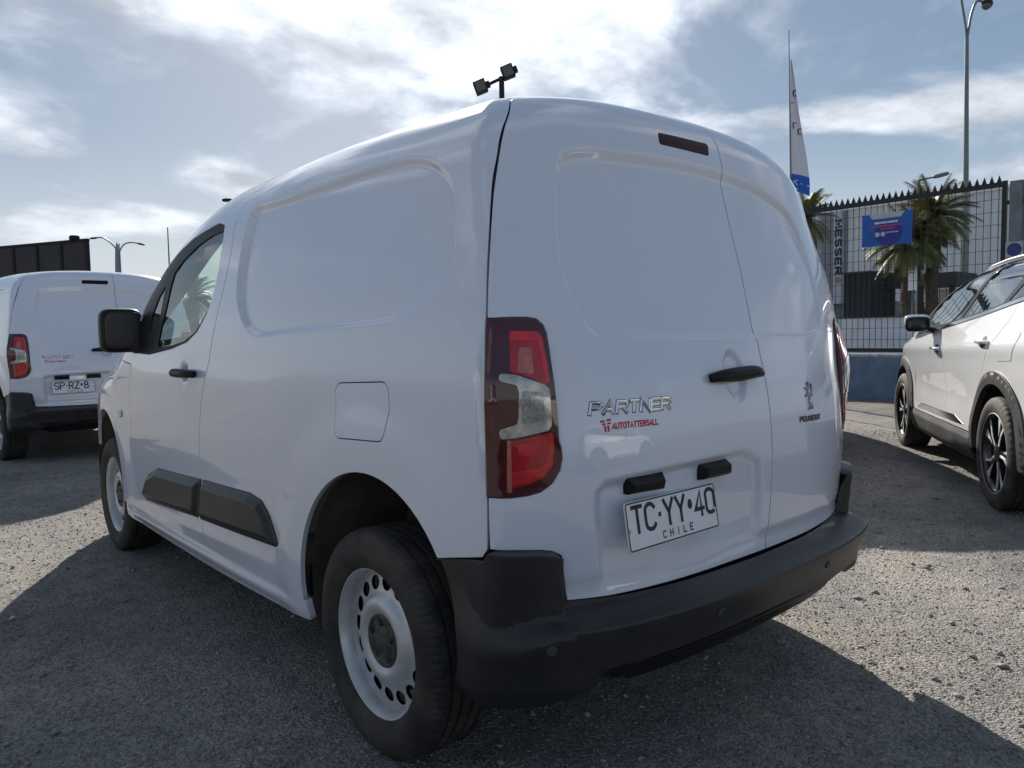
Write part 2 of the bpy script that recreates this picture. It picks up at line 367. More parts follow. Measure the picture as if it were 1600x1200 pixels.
def panel(name, ch, loop, mat_, parent, D=None, holes=(), lines=(), sp=0.022, gap=0.0037, rim=0.0017, depth=0.014, flange=True, edge=0.012, hole_gap=None, hole_depth=None):
    """sheet-metal panel: region of a chart with rolled edges; `lines` are extra polylines followed by the mesh"""
    loops = [dense(offset_loop(clean_loop(loop), gap), edge, True)]
    for h in holes: loops.append(dense(offset_loop(clean_loop(h), -(gap if hole_gap is None else hole_gap)), edge, True))
    loops = [clean_loop(l, 1e-4) for l in loops]
    keepers = [(l, True) for l in loops]
    ln2 = []
    for l, closed in lines:
        l = dense(l, edge*1.2, closed)
        m = inside(loops[0], l) & (seg_dist(loops[0], l) > 0.003)
        for hl in loops[1:]: m &= ~inside(hl, l) & (seg_dist(hl, l) > 0.003)
        # cut into runs
        run = []
        seq = list(range(len(l)))+([0] if closed else [])
        for i in seq:
            if m[i]: run.append(l[i])
            else:
                if len(run) > 1: ln2.append(np.array(run))
                run = []
        if len(run) > 1: ln2.append(np.array(run))
    lo = loops[0].min(0); hi = loops[0].max(0)
    gx = np.arange(lo[0], hi[0], sp); gy = np.arange(lo[1], hi[1], sp*0.9)
    G = np.array([(x+(0.5*sp if j % 2 else 0), y) for j, y in enumerate(gy) for x in gx])
    m = inside(loops[0], G)
    for hl in loops[1:]: m &= ~inside(hl, G)
    G = G[m]
    if len(G):
        dmin = np.full(len(G), 1e9)
        for l, c in keepers: dmin = np.minimum(dmin, seg_dist(l, G, c))
        for l in ln2: dmin = np.minimum(dmin, seg_dist(l, G, False))
        G = G[dmin > sp*0.5]
    V = []; E = []
    for l in loops:
        b = len(V); V += list(l); E += [(b+i, b+(i+1) % len(l)) for i in range(len(l))]
    for l in ln2:
        b = len(V); V += list(l); E += [(b+i, b+i+1) for i in range(len(l)-1)]
    V += list(G)
    r = delaunay_2d_cdt([Vector((float(a), float(b))) for a, b in V], E, [], 0, 1e-7)
    uv = np.array([(q[0], q[1]) for q in r[0]]); T = np.array([list(t) for t in r[2]])
    cen = uv[T].mean(1); m = inside(loops[0], cen)
    for hl in loops[1:]: m &= ~inside(hl, cen)
    T = T[m]
    P, Nn = ch.frame(uv, D)
    # orientation
    fn = np.cross(P[T[:, 1]]-P[T[:, 0]], P[T[:, 2]]-P[T[:, 0]]); flip = np.sum(fn*Nn[T[:, 0]], 1) < 0
    T[flip] = T[flip][:, [0, 2, 1]]
    Vs = [P]; Ns = [Nn]; Fs = [tuple(t) for t in T]; base = len(P)
    if flange:
        for k, l in enumerate(loops):
            lc = ccw(l); Pb, Nb = ch.frame(lc, D)
            tg = np.roll(Pb, -1, 0)-np.roll(Pb, 1, 0); tg /= np.maximum(np.linalg.norm(tg, axis=1, keepdims=True), 1e-9)
            g = np.cross(tg, Nb)
            # outwards of the sheet: compare with chart step
            e = np.roll(lc, -1, 0)-np.roll(lc, 1, 0); o2 = np.stack([e[:, 1], -e[:, 0]], 1); o2 /= np.maximum(np.linalg.norm(o2, axis=1, keepdims=True), 1e-9)
            if k > 0: o2 = -o2
            step = ch.map(lc+o2*0.002, None)-ch.map(lc, None)
            g *= np.sign(np.sum(g*step, 1, keepdims=True)+1e-15)
            dp = depth if (k == 0 or hole_depth is None) else hole_depth
            rings = [(0, 0, 0.0), (0.5, 0.134, 30), (0.866, 0.5, 60), (1, 1, 90)]
            R = []; RN = []
            for a, b, th in rings:
                R.append(Pb+g*rim*a-Nb*rim*b); RN.append(Nb*math.cos(math.radians(th))+g*math.sin(math.radians(th)))
            R.append(Pb+g*rim-Nb*(rim+dp)); RN.append(g.copy())
            n = len(lc)
            for q, nn in zip(R, RN): Vs.append(q); Ns.append(nn)
            for j in range(len(R)-1):
                for i in range(n):
                    i2 = (i+1) % n; A, B, C_, D_ = base+j*n+i, base+j*n+i2, base+(j+1)*n+i2, base+(j+1)*n+i
                    pa, pb, pc = R[j][i], R[j][i2], R[j+1][i]
                    if np.dot(np.cross(pb-pa, pc-pa), RN[j+1][i]) < 0: Fs.append((A, D_, C_, B))
                    else: Fs.append((A, B, C_, D_))
            base += n*len(R)
    return mesh_obj(name, np.concatenate(Vs), Fs, mat_, parent, normals=np.concatenate(Ns))
def ribbon(name, ch, lines, width, depth, mat_, parent, D=None):
    V = []; Fc = []; Ns = []
    for l in lines:
        l = dense(l, 0.02); e = np.gradient(l, axis=0); e /= np.maximum(np.linalg.norm(e, axis=1, keepdims=True), 1e-9)
        nrm = np.stack([-e[:, 1], e[:, 0]], 1); b = len(V)
        Pn = []
        for s in (-0.5, 0.5):
            P, N_ = ch.frame(l+nrm*width*s, D); Pn.append(P-N_*depth); Ns += list(N_)
        V += list(Pn[0])+list(Pn[1]); n = len(l)
        Fc += [(b+i, b+i+1, b+n+i+1, b+n+i) for i in range(n-1)]
    return mesh_obj(name, V, Fc, mat_, parent, normals=Ns)
def pix_ray(q):
    q = np.atleast_2d(np.array(q, float)); d = _F[None]+_R[None]*((q[:, :1]-800)/FPX)+_U[None]*((600-q[:, 1:2])/FPX)
    return d/np.linalg.norm(d, axis=1, keepdims=True)
def trace(px, F, off=0.0, tf=None, t0=0.6, t1=9.0):
    """photo pixels -> points where the sight lines first meet F = off"""
    d = pix_ray(px); C0 = CAMP
    if tf is not None: C0, d = tf(CAMP[None])[0], tf(CAMP[None]+d)-tf(CAMP[None])
    n = len(d); ts = np.linspace(t0, t1, 420)
    Q = C0[None, None]+d[:, None]*ts[None, :, None]
    v = F(Q.reshape(-1, 3)).reshape(n, -1)-off
    i = np.where((v < 0).any(1), np.argmax(v < 0, 1), np.maximum(1, np.argmin(v, 1)))
    lo, hi = ts[np.maximum(i-1, 0)], ts[i]
    for _ in range(36):
        m = 0.5*(lo+hi); ins = F(C0[None]+d*m[:, None])-off < 0
        hi = np.where(ins, m, hi); lo = np.where(ins, lo, m)
    return C0[None]+d*(0.5*(lo+hi))[:, None]
def at_plane(px, ax, val):
    d = pix_ray(px); t = (val-CAMP[ax])/d[:, ax]; return CAMP[None]+d*t[:, None]

# ------------------------------------------------------------------ stroke lettering
def arc(cx, cy, rx, ry, a0, a1, n=8):
    return [(cx+rx*math.cos(math.radians(a0+(a1-a0)*k/n)), cy+ry*math.sin(math.radians(a0+(a1-a0)*k/n))) for k in range(n+1)]
GLYPH = {   # strokes in a 1 wide, 2 high cell
 'T': [[(0, 2), (1, 2)], [(.5, 2), (.5, 0)]], 'I': [[(.5, 2), (.5, 0)]], 'L': [[(0, 2), (0, 0), (1, 0)]],
 'H': [[(0, 0), (0, 2)], [(1, 0), (1, 2)], [(0, 1), (1, 1)]], 'E': [[(1, 2), (0, 2), (0, 0), (1, 0)], [(0, 1), (.85, 1)]],
 'N': [[(0, 0), (0, 2), (1, 0), (1, 2)]], 'M': [[(0, 0), (0, 2), (.5, .7), (1, 2), (1, 0)]], 'A': [[(0, 0), (.5, 2), (1, 0)], [(.2, .7), (.8, .7)]],
 'Y': [[(0, 2), (.5, 1), (1, 2)], [(.5, 1), (.5, 0)]], 'Z': [[(0, 2), (1, 2), (0, 0), (1, 0)]],
 'C': [arc(.5, 1.5, .5, .5, 20, 180, 8)+arc(.5, .5, .5, .5, 180, 340, 8)],
 'U': [[(0, 2)]+arc(.5, .5, .5, .5, 180, 360, 10)+[(1, 2)]], 'O': [arc(.5, 1.5, .5, .5, 0, 180, 9)+arc(.5, .5, .5, .5, 180, 360, 9)+[(1, 1.5)]],
 '0': [arc(.5, 1.6, .5, .4, 0, 180, 9)+arc(.5, .4, .5, .4, 180, 360, 9)+[(1, 1.6)]],
 'G': [arc(.5, 1.5, .5, .5, 20, 180, 8)+arc(.5, .5, .5, .5, 180, 360, 8)+[(1, .9), (.55, .9)]],
 'P': [[(0, 0), (0, 2), (.55, 2)]+arc(.55, 1.5, .45, .5, 90, -90, 8)+[(0, 1)]],
 'R': [[(0, 0), (0, 2), (.55, 2)]+arc(.55, 1.5, .45, .5, 90, -90, 8)+[(0, 1)], [(.5, 1), (1, 0)]],
 'S': [arc(.5, 1.5, .5, .5, 30, 270, 9)+arc(.5, .5, .5, .5, 90, -150, 9)],
 '4': [[(.72, 0), (.72, 2), (0, .55), (1, .55)]], '8': [arc(.5, 1.53, .42, .47, -90, 270, 14), arc(.5, .53, .5, .53, 90, 450, 14)],
 '.': [[(.5, 1.05), (.5, .92)]], 'o': [arc(.5, 1.15, .26, .26, 0, 360, 10)],
 'V': [[(0, 2), (.5, 0), (1, 2)]], 'D': [[(0, 0), (0, 2), (.4, 2)]+arc(.4, 1, .6, 1, 90, -90, 10)+[(0, 0)]],
}
def stroke_text(name, text, place, cw, h, gapw, sw, mat_, parent, slant=0.0, thick=0.0, widths={}, ridge=False):
    """place(list of (s,t)) -> points and normals: s along the line, t up. cw cell width, h height, sw stroke width"""
    V = []; Fc = []; x = 0.0; st = []
    for c in text:
        w = cw*widths.get(c, 1.0)
        if c == ' ': x += w+gapw; continue
        for g in GLYPH[c]:
            st.append([(x+px*w+py*0.5*h*slant, py*0.5*h) for px, py in g])
        x += w+gapw
    for g in st:
        P = np.array(g, float)
        closed = np.linalg.norm(P[0]-P[-1]) < 1e-6
        e = np.diff(P, axis=0); e /= np.maximum(np.linalg.norm(e, axis=1, keepdims=True), 1e-9)
        nn = np.stack([-e[:, 1], e[:, 0]], 1); Lft = []; Rgt = []
        for i in range(len(P)):
            if closed and i in (0, len(P)-1): a, b = nn[-1], nn[0]
            elif i == 0: a = b = nn[0]
            elif i == len(P)-1: a = b = nn[-1]
            else: a, b = nn[i-1], nn[i]
            m = (a+b)/max(1+a@b, 0.45)
            off = np.zeros(2)
            if not closed and i == 0: off = -e[0]*sw*0.35
            if not closed and i == len(P)-1: off = e[-1]*sw*0.35
            Lft.append(P[i]+off+m*sw/2); Rgt.append(P[i]+off-m*sw/2)
        if ridge:
            n = len(P); b = len(V); Q, N_ = place(np.array(Lft+list(P)+Rgt)); Q = Q.copy(); Q[n:2*n] += N_[n:2*n]*thick; V += list(Q)
            Fc += [(b+i, b+n+i, b+n+i+1, b+i+1) for i in range(n-1)]+[(b+n+i, b+2*n+i, b+2*n+i+1, b+n+i+1) for i in range(n-1)]
            continue
        Q, N_ = place(np.array(Lft+Rgt)); n = len(P); b = len(V)
        top = Q+N_*thick; V += list(top)
        Fc += [(b+i, b+n+i, b+n+i+1, b+i+1) for i in range(n-1)]
        if thick > 0.0006:
            b2 = len(V); V += list(Q)
            Fc += [(b+i, b+i+1, b2+i+1, b2+i) for i in range(n-1)]+[(b+n+i+1, b+n+i, b2+n+i, b2+n+i+1) for i in range(n-1)]
    o = mesh_obj(name, V, Fc, mat_, parent)
    return o, x-gapw
def chart_place(ch, o, du, dv, D=None, off=0.0):
    o = np.array(o); du = np.array(du); dv = np.array(dv)
    def f(st):
        uv = o[None]+st[:, :1]*du[None]+st[:, 1:2]*dv[None]; P, N_ = ch.frame(uv, D); return P+N_*off, N_
    return f

# ------------------------------------------------------------------ panel van: body shape
V_xs = Spline([-.75, -.49, -.2, .1, .5, 1.0, 1.5, 2.0, 2.4, 2.785, 3.1, 3.35, 3.55, 3.7], [.795, .834, .852, .864, .884, .898, .903, .902, .896, .880, .845, .785, .70, .60])
V_t = Spline([.15, .30, .45, .7, .95, 1.1, 1.25, 1.4, 1.55, 1.7, 1.85], [.045, .012, .002, 0, 0, .006, .024, .048, .076, .106, .14])
V_zr = Spline([-.7, -.3, 0, .5, 1.0, 1.3, 1.5, 1.7, 1.9, 2.1, 2.3, 2.5, 2.7, 2.85, 3.0, 3.2, 3.4, 3.6, 3.75], [1.765, 1.808, 1.823, 1.836, 1.829, 1.812, 1.775, 1.72, 1.635, 1.53, 1.415, 1.30, 1.19, 1.125, 1.085, 1.04, .97, .86, .72])
V_yc = Spline([.2, .4, .55, .75, .9, 1.0, 1.14, 1.3, 1.45, 1.6, 1.75, 1.85], [-.60, -.63, -.645, -.66, -.655, -.640, -.606, -.570, -.537, -.503, -.465, -.44])
def F_van(P):
    x, y, z = P[:, 0], P[:, 1], P[:, 2]; ax = np.abs(x)
    S = ax-(V_xs(y)-V_t(z))
    sl = (V_zr(y+.02)-V_zr(y-.02))/.04
    T = (z-(V_zr(y)-.100*ax*ax-.20*np.minimum(ax, .95)**6))/np.sqrt(1+sl*sl)
    R = (V_yc(z)+(.16-.050*sstep(.95, 1.22, z)*(1-.95*sstep(1.30, 1.60, z)))*np.minimum(ax/.834, 1.3)**3.4-y)*.95
    Fr = y-(3.69-.30*(ax/.80)**3-.10*np.maximum(z-.55, 0)**2/.09)
    A = smax(S, R, .028)
    A = smax(A, Fr*.9, .10)
    rt = .100+.048*sstep(-.30, .30, S-R)
    rt = np.where(y > 2.5, np.minimum(rt, .14-.08*sstep(2.5, 2.9, y)), rt)
    return smax(A, T, rt)
CS = SideChart(F_van, -1); CSR = SideChart(F_van, 1); CR = RearChart(F_van, y0=-.18); CT = TopChart(F_van)
class FrontChart(RearChart):
    def __init__(s, F): RearChart.__init__(s, F, a=0.45, y0=-2.95, zb=0.80, rho=0.40)
    def rays(s, uv):
        O, d = RearChart.rays(s, uv); O[:, 1] *= -1; d[:, 1] *= -1; return O, d
    def inv(s, P): Q = np.atleast_2d(P).copy(); Q[:, 1] *= -1; return RearChart.inv(s, Q)
CF = FrontChart(F_van)
def tS(px, off=0.0): return CS.inv(trace(px, F_van, off))
def tR(px, off=0.0): return CR.inv(trace(px, F_van, off))
def mir(L): L = np.array(L).copy(); L[:, 0] *= -1; return L

# seams read off the photograph
P_corner = trace([(764, 859), (762.5, 815), (761.5, 776), (760.2, 700), (759.8, 600), (760, 499), (761.5, 440), (765, 375), (770, 310), (775.5, 268), (783, 222), (790, 192), (796, 174)], F_van)
YT = -.30
_top = CT.map(np.array([(-.60, YT-.03), (-.5, YT-.015), (-.35, YT-.005), (0.0, YT)]))
cornR = curve_through(np.concatenate([CR.inv(P_corner), CR.inv(_top)]), .015)         # whole seam, rear chart
ctop = CS.inv(np.concatenate([P_corner, _top[:1]])); cornS = curve_through(ctop, .015)
lampR = tR([(761.5, 776.5), (775, 777.5), (800, 777.5), (825, 774), (845, 768), (862, 755), (874, 735), (877.5, 716), (876, 700), (872, 687), (870, 660), (866, 620), (862, 585), (857, 545), (853, 520), (848, 508), (838, 499), (825, 496.5), (800, 496.5), (775, 497.5), (760.5, 498.5)])
XD = 0.085                                                                              # door split
cant = lambda y: CT.map(np.array([(-.60, q) for q in np.atleast_1d(y)]))
wsx = lambda y: np.interp(y, [1.70, 2.78], [.60, .72])
ARC_Z, ARC_R = 0.402, 0.383
def arch_pts(yc, z0, z1, n=28, R=ARC_R):
    """points of an arch from its rear foot at z0 over the top to its front foot at z1"""
    def ang(z):
        return math.asin(max(-1, min(1, (z-ARC_Z)/R)))
    a0 = math.pi-ang(z0); a1 = ang(z1)
    return np.array([(yc+R*math.cos(a0+(a1-a0)*k/n), ARC_Z+R*math.sin(a0+(a1-a0)*k/n)) for k in range(n+1)])
bseam = tS([(321, 854), (316, 800), (312, 740), (311.5, 680), (315, 620), (326, 560), (342, 480), (360, 400), (374, 335)])
bseam = np.concatenate([bseam, CS.inv(cant(.80))]); bseam = curve_through(bseam, .02)
fseam = np.array([(2.13, .337), (2.20, .50), (2.215, .70), (2.20, .90), (2.16, 1.045)]); fseam = curve_through(fseam, .02)
ZS = 0.337                                                                              # sill line
recS = curve_through(tS([(369, 462), (371, 430), (379, 380), (389, 340), (398, 325), (415, 316), (520, 280), (635, 244), (662, 243), (690, 257), (706, 283), (711, 320), (707, 415), (697, 440), (660, 478), (636, 494), (605, 504), (500, 516), (415, 526), (396, 525), (378, 503), (369, 462)]), .014)[:-1]
recR = np.concatenate([tR([(868, 300), (868, 262), (873, 240), (890, 228), (960, 229), (1040, 241), (1124, 262)]),
                       tR([(1170, 280), (1213, 308), (1240, 342), (1262, 402), (1276, 455), (1282, 490), (1281, 512), (1270, 523), (1232, 526)]),
                       tR([(1180, 527), (1080, 528.5), (960, 528), (936, 526), (918, 513), (900, 478), (880, 430), (870, 380)])])
recR = curve_through(np.concatenate([recR, recR[:1]]), .016)[:-1]
recP = dense(round_poly(tR([(925, 800), (926, 768), (945, 747), (1060, 721), (1165, 699), (1192, 712), (1195, 770), (1185, 860), (1100, 905), (935, 945)]), .03, 4), .02, True)
cupR = tR([(1149, 586)])[0]
flapS = round_poly(tS([(523, 598), (606, 596), (609, 642), (601, 691), (524, 684), (525, 640)]), [.035, .035, .06, .03, .035, .06], 6)
hcupS = tS([(287, 583)])[0]
def D_side(uv, flare=True):
    y, v = uv[:, 0], uv[:, 1]; d = np.zeros(len(uv))
    near = (v > 1.1) & (y < 1.0)
    if near.any():
        s = sdist(recS, uv[near]); d[near] -= .019*sstep(.001, -.019, s)
    for yc in (0.0, 2.785):
        r = np.hypot(y-yc, v-ARC_Z); d += .010*sstep(.60, .45, r)*sstep(.18, .30, v)
    # soft shoulder crease under the belt
    d -= .003*np.exp(-((v-1.075)/.05)**2)*sstep(.35, .75, y)*sstep(2.3, 1.9, y)
    r = np.hypot((y-hcupS[0])/1.0, (v-hcupS[1])/1.0); d -= .010*sstep(.05, .02, r)
    d += .004*np.exp(-((v-.40)/.03)**2)*sstep(.45, .7, y)*sstep(2.2, 1.9, y)
    return d
def D_rear(uv):
    u, v = uv[:, 0], uv[:, 1]; d = np.zeros(len(uv))
    m = v > 1.05
    if m.any():
        s = sdist(recR, uv[m]); tp = sstep(1.32, 1.62, v[m]); d[m] -= (.0075+.0145*tp)*sstep(.001, -.009-.013*tp, s)
    m = (v > .45) & (v < .85)
    if m.any():
        s = sdist(recP, uv[m]); d[m] -= .020*sstep(.001, -.034, s)*sstep(.52, .64, v[m])
    r = np.hypot((u-cupR[0])/.056, (v-cupR[1])/.078); d -= .013*sstep(1.0, .60, r)
    d -= .006*sstep(.60, .545, v)*np.exp(-((v-.56)/.03)**2)
    return d
def D_const(c): return lambda uv: np.full(len(uv), c)
def D_sum(*fs): return lambda uv: sum(f(uv) for f in fs)

# ------------------------------------------------------------------ wheels
def make_tyre(name, R, rim_r, w, parent, mat_, nseg=384):
    """tyre revolved about X, outer face towards -X; grooves and shoulder sipes are real"""
    hw = w/2
    prof = [(-hw*.78, rim_r-.004), (-hw*.90, rim_r+.004), (-hw*.97, rim_r+.020), (-hw*1.03, rim_r+.042), (-hw*1.03, rim_r+.060), (-hw*.99, R-.036), (-hw*.955, R-.024), (-hw*.90, R-.013), (-hw*.84, R-.0065), (-hw*.76, R-.0035)]
    gr = [-.52, -.18, .18, .52]; tread = [(-hw*.66, R-.0018)]
    for g in gr:
        c = g*hw; q = .0052; tread += [(c-q-.004, R-.0008), (c-q, R-.0012), (c-q*.8, R-.008), (c+q*.8, R-.008), (c+q, R-.0012), (c+q+.004, R-.0008)]
    tread.append((hw*.66, R-.0018))
    prof = prof+tread+[(-h, r) for h, r in prof[::-1]]
    m = len(prof); V = []; Fc = []
    for k in range(nseg):
        a = 2*math.pi*k/nseg
        for i, (h, r) in enumerate(prof):
            rr = r
            if (k % 4) == 0 and R-.026 < r < R-.0012 and abs(h) > hw*.70: rr = r-.0042
            if (k % 6) == 3 and abs(h) < hw*.62 and r > R-.0015: rr = r-.0030
            V.append((h, rr*math.cos(a), rr*math.sin(a)))
    for k in range(nseg):
        k2 = (k+1) % nseg
        for i in range(m-1): Fc.append((k*m+i, k2*m+i, k2*m+i+1, k*m+i+1))
    o = mesh_obj(name, V, Fc, mat_, parent, smooth=True)
    bm = bmesh.new(); bm.from_mesh(o.data); bmesh.ops.recalc_face_normals(bm, faces=bm.faces); bm.to_mesh(o.data); bm.free()
    o.data.set_sharp_from_angle(angle=math.radians(32)); return o
def disc_with_holes(name, h_of_r, r0, r1, holes, mat_, parent, thick=.004, step=.012):
    """annular disc facing -X with depth h_of_r(radius), holes = closed loops in the (y,z) plane"""
    cir = lambda r, n: np.array([(r*math.cos(2*math.pi*k/n), r*math.sin(2*math.pi*k/n)) for k in range(n)])
    loops = [cir(r1, 96), cir(r0, 48)]+[np.asarray(h) for h in holes]
    G = []
    nr = max(2, int((r1-r0)/step))
    for i in range(1, nr):
        r = r0+(r1-r0)*i/nr; n = max(24, int(2*math.pi*r/step)); G += list(cir(r, n)+1e-5)
    G = np.array(G); dm = np.full(len(G), 1e9); m = np.ones(len(G), bool)
    for h in loops[2:]:
        dm = np.minimum(dm, seg_dist(h, G)); m &= ~inside(h, G)
    G = G[m & (dm > step*.35)]
    V = []; E = []
    for l in loops:
        b = len(V); V += list(l); E += [(b+i, b+(i+1) % len(l)) for i in range(len(l))]
    V += list(G)
    r = delaunay_2d_cdt([Vector((float(a), float(b))) for a, b in V], E, [], 0, 1e-7)
    uv = np.array([(q[0], q[1]) for q in r[0]]); T = np.array([list(t) for t in r[2]]); cen = uv[T].mean(1)
    m = np.hypot(cen[:, 0], cen[:, 1]) > r0*.999
    for h in loops[2:]: m &= ~inside(h, cen)
    T = T[m]; rad = np.hypot(uv[:, 0], uv[:, 1]); hx = np.array([h_of_r(q) for q in rad]); ex = 1e-3
    sl = np.array([(h_of_r(q+ex)-h_of_r(q-ex))/(2*ex) for q in rad])
    P = np.stack([hx, uv[:, 0], uv[:, 1]], 1); cs, sn = uv[:, 0]/np.maximum(rad, 1e-6), uv[:, 1]/np.maximum(rad, 1e-6)
    Nn = np.stack([-np.ones(len(P)), sl*cs, sl*sn], 1); Nn /= np.linalg.norm(Nn, axis=1, keepdims=True)
    fn = np.cross(P[T[:, 1]]-P[T[:, 0]], P[T[:, 2]]-P[T[:, 0]]); fl = np.sum(fn*Nn[T[:, 0]], 1) < 0; T[fl] = T[fl][:, [0, 2, 1]]
    Vs = list(P); Ns = list(Nn); Fs = [tuple(t) for t in T]
    for l in loops[1:]:
        b = len(Vs); n = len(l); c = l.mean(0)
        for dx in (0, thick*2.5):
            for q in l:
                Vs.append((h_of_r(math.hypot(*q))+dx, q[0], q[1])); d = (c-q); d = d/max(np.linalg.norm(d), 1e-6); Ns.append((0, d[0], d[1]))
        Fs += [(b+i, b+(i+1) % n, b+n+(i+1) % n, b+n+i) for i in range(n)]
    return mesh_obj(name, Vs, Fs, mat_, parent, normals=Ns)
def make_steel_wheel(parent):
    """16 inch steel wheel and tyre, centred at the local origin, outer face towards -X"""
    w = empty('wheel', parent=parent)
    tilt = 0.21
    make_tyre('tyre', .318, .206, .205, w, M_TYRE)
    # rim: outer flange, bead seat, drop well
    revolve('rim', [(-.086, .2035), (-.0905, .2130), (-.0890, .2195), (-.0840, .2205), (-.0800, .2160), (-.0780, .2060), (-.060, .1985), (-.048, .1930), (-.030, .1900), (.02, .186), (.08, .205), (.088, .220)], 96, M_STEEL, w, sharp=50)
    revolve('rim_lip', [(-.0855, .2040), (-.0780, .1990), (-.066, .1950), (-.050, .1935)], 96, M_STEEL, w, sharp=60)
    hr = Spline([.045, .065, .078, .090, .105, .118, .132, .150, .176, .190, .20], [-.056, -.057, -.064, -.071, -.072, -.066, -.053, -.046, -.042, -.036, -.028])
    holes = []
    for k in range(16):
        a = 2*math.pi*(k+.5)/16+tilt; c = np.array([.1605*math.cos(a), .1605*math.sin(a)])
        er = np.array([math.cos(a), math.sin(a)]); et = np.array([-er[1], er[0]])
        holes.append(np.array([c+er*.0205*math.cos(t)+et*.0232*math.sin(t) for t in np.linspace(0, 2*math.pi, 18, endpoint=False)]))
    disc_with_holes('wheel_disc', lambda r: float(hr(r)), .062, .1915, holes, M_STEEL, w)
    revolve('hub_cap', [(-.060, .0745), (-.0655, .0735), (-.0670, .069), (-.0640, .062), (-.0640, .044), (-.0680, .034), (-.0700, .024), (-.0700, .0001)], 40, M_HUB, w, sharp=40)
    for k in range(5):
        a = 2*math.pi*k/5+.3
        revolve_at(w, 'wheel_bolt', (-.066, .053*math.cos(a), .053*math.sin(a)), .0095, .012)
    revolve('brake_drum', [(-.030, .135), (-.030, .05), (-.02, .0001)], 40, M_UNDER, w); 
    revolve('hub_back', [(-.005, .150), (-.005, .0001)], 40, M_UNDER, w)
    return w
def revolve_at(parent, name, c, r, h):
    bm = bmesh.new()
    bmesh.ops.create_cone(bm, cap_ends=True, segments=6, radius1=r, radius2=r*.85, depth=h, matrix=Matrix.Translation(c) @ Matrix.Rotation(-math.pi/2, 4, 'Y'))
    return bm_obj(name, bm, M_HUB, parent)

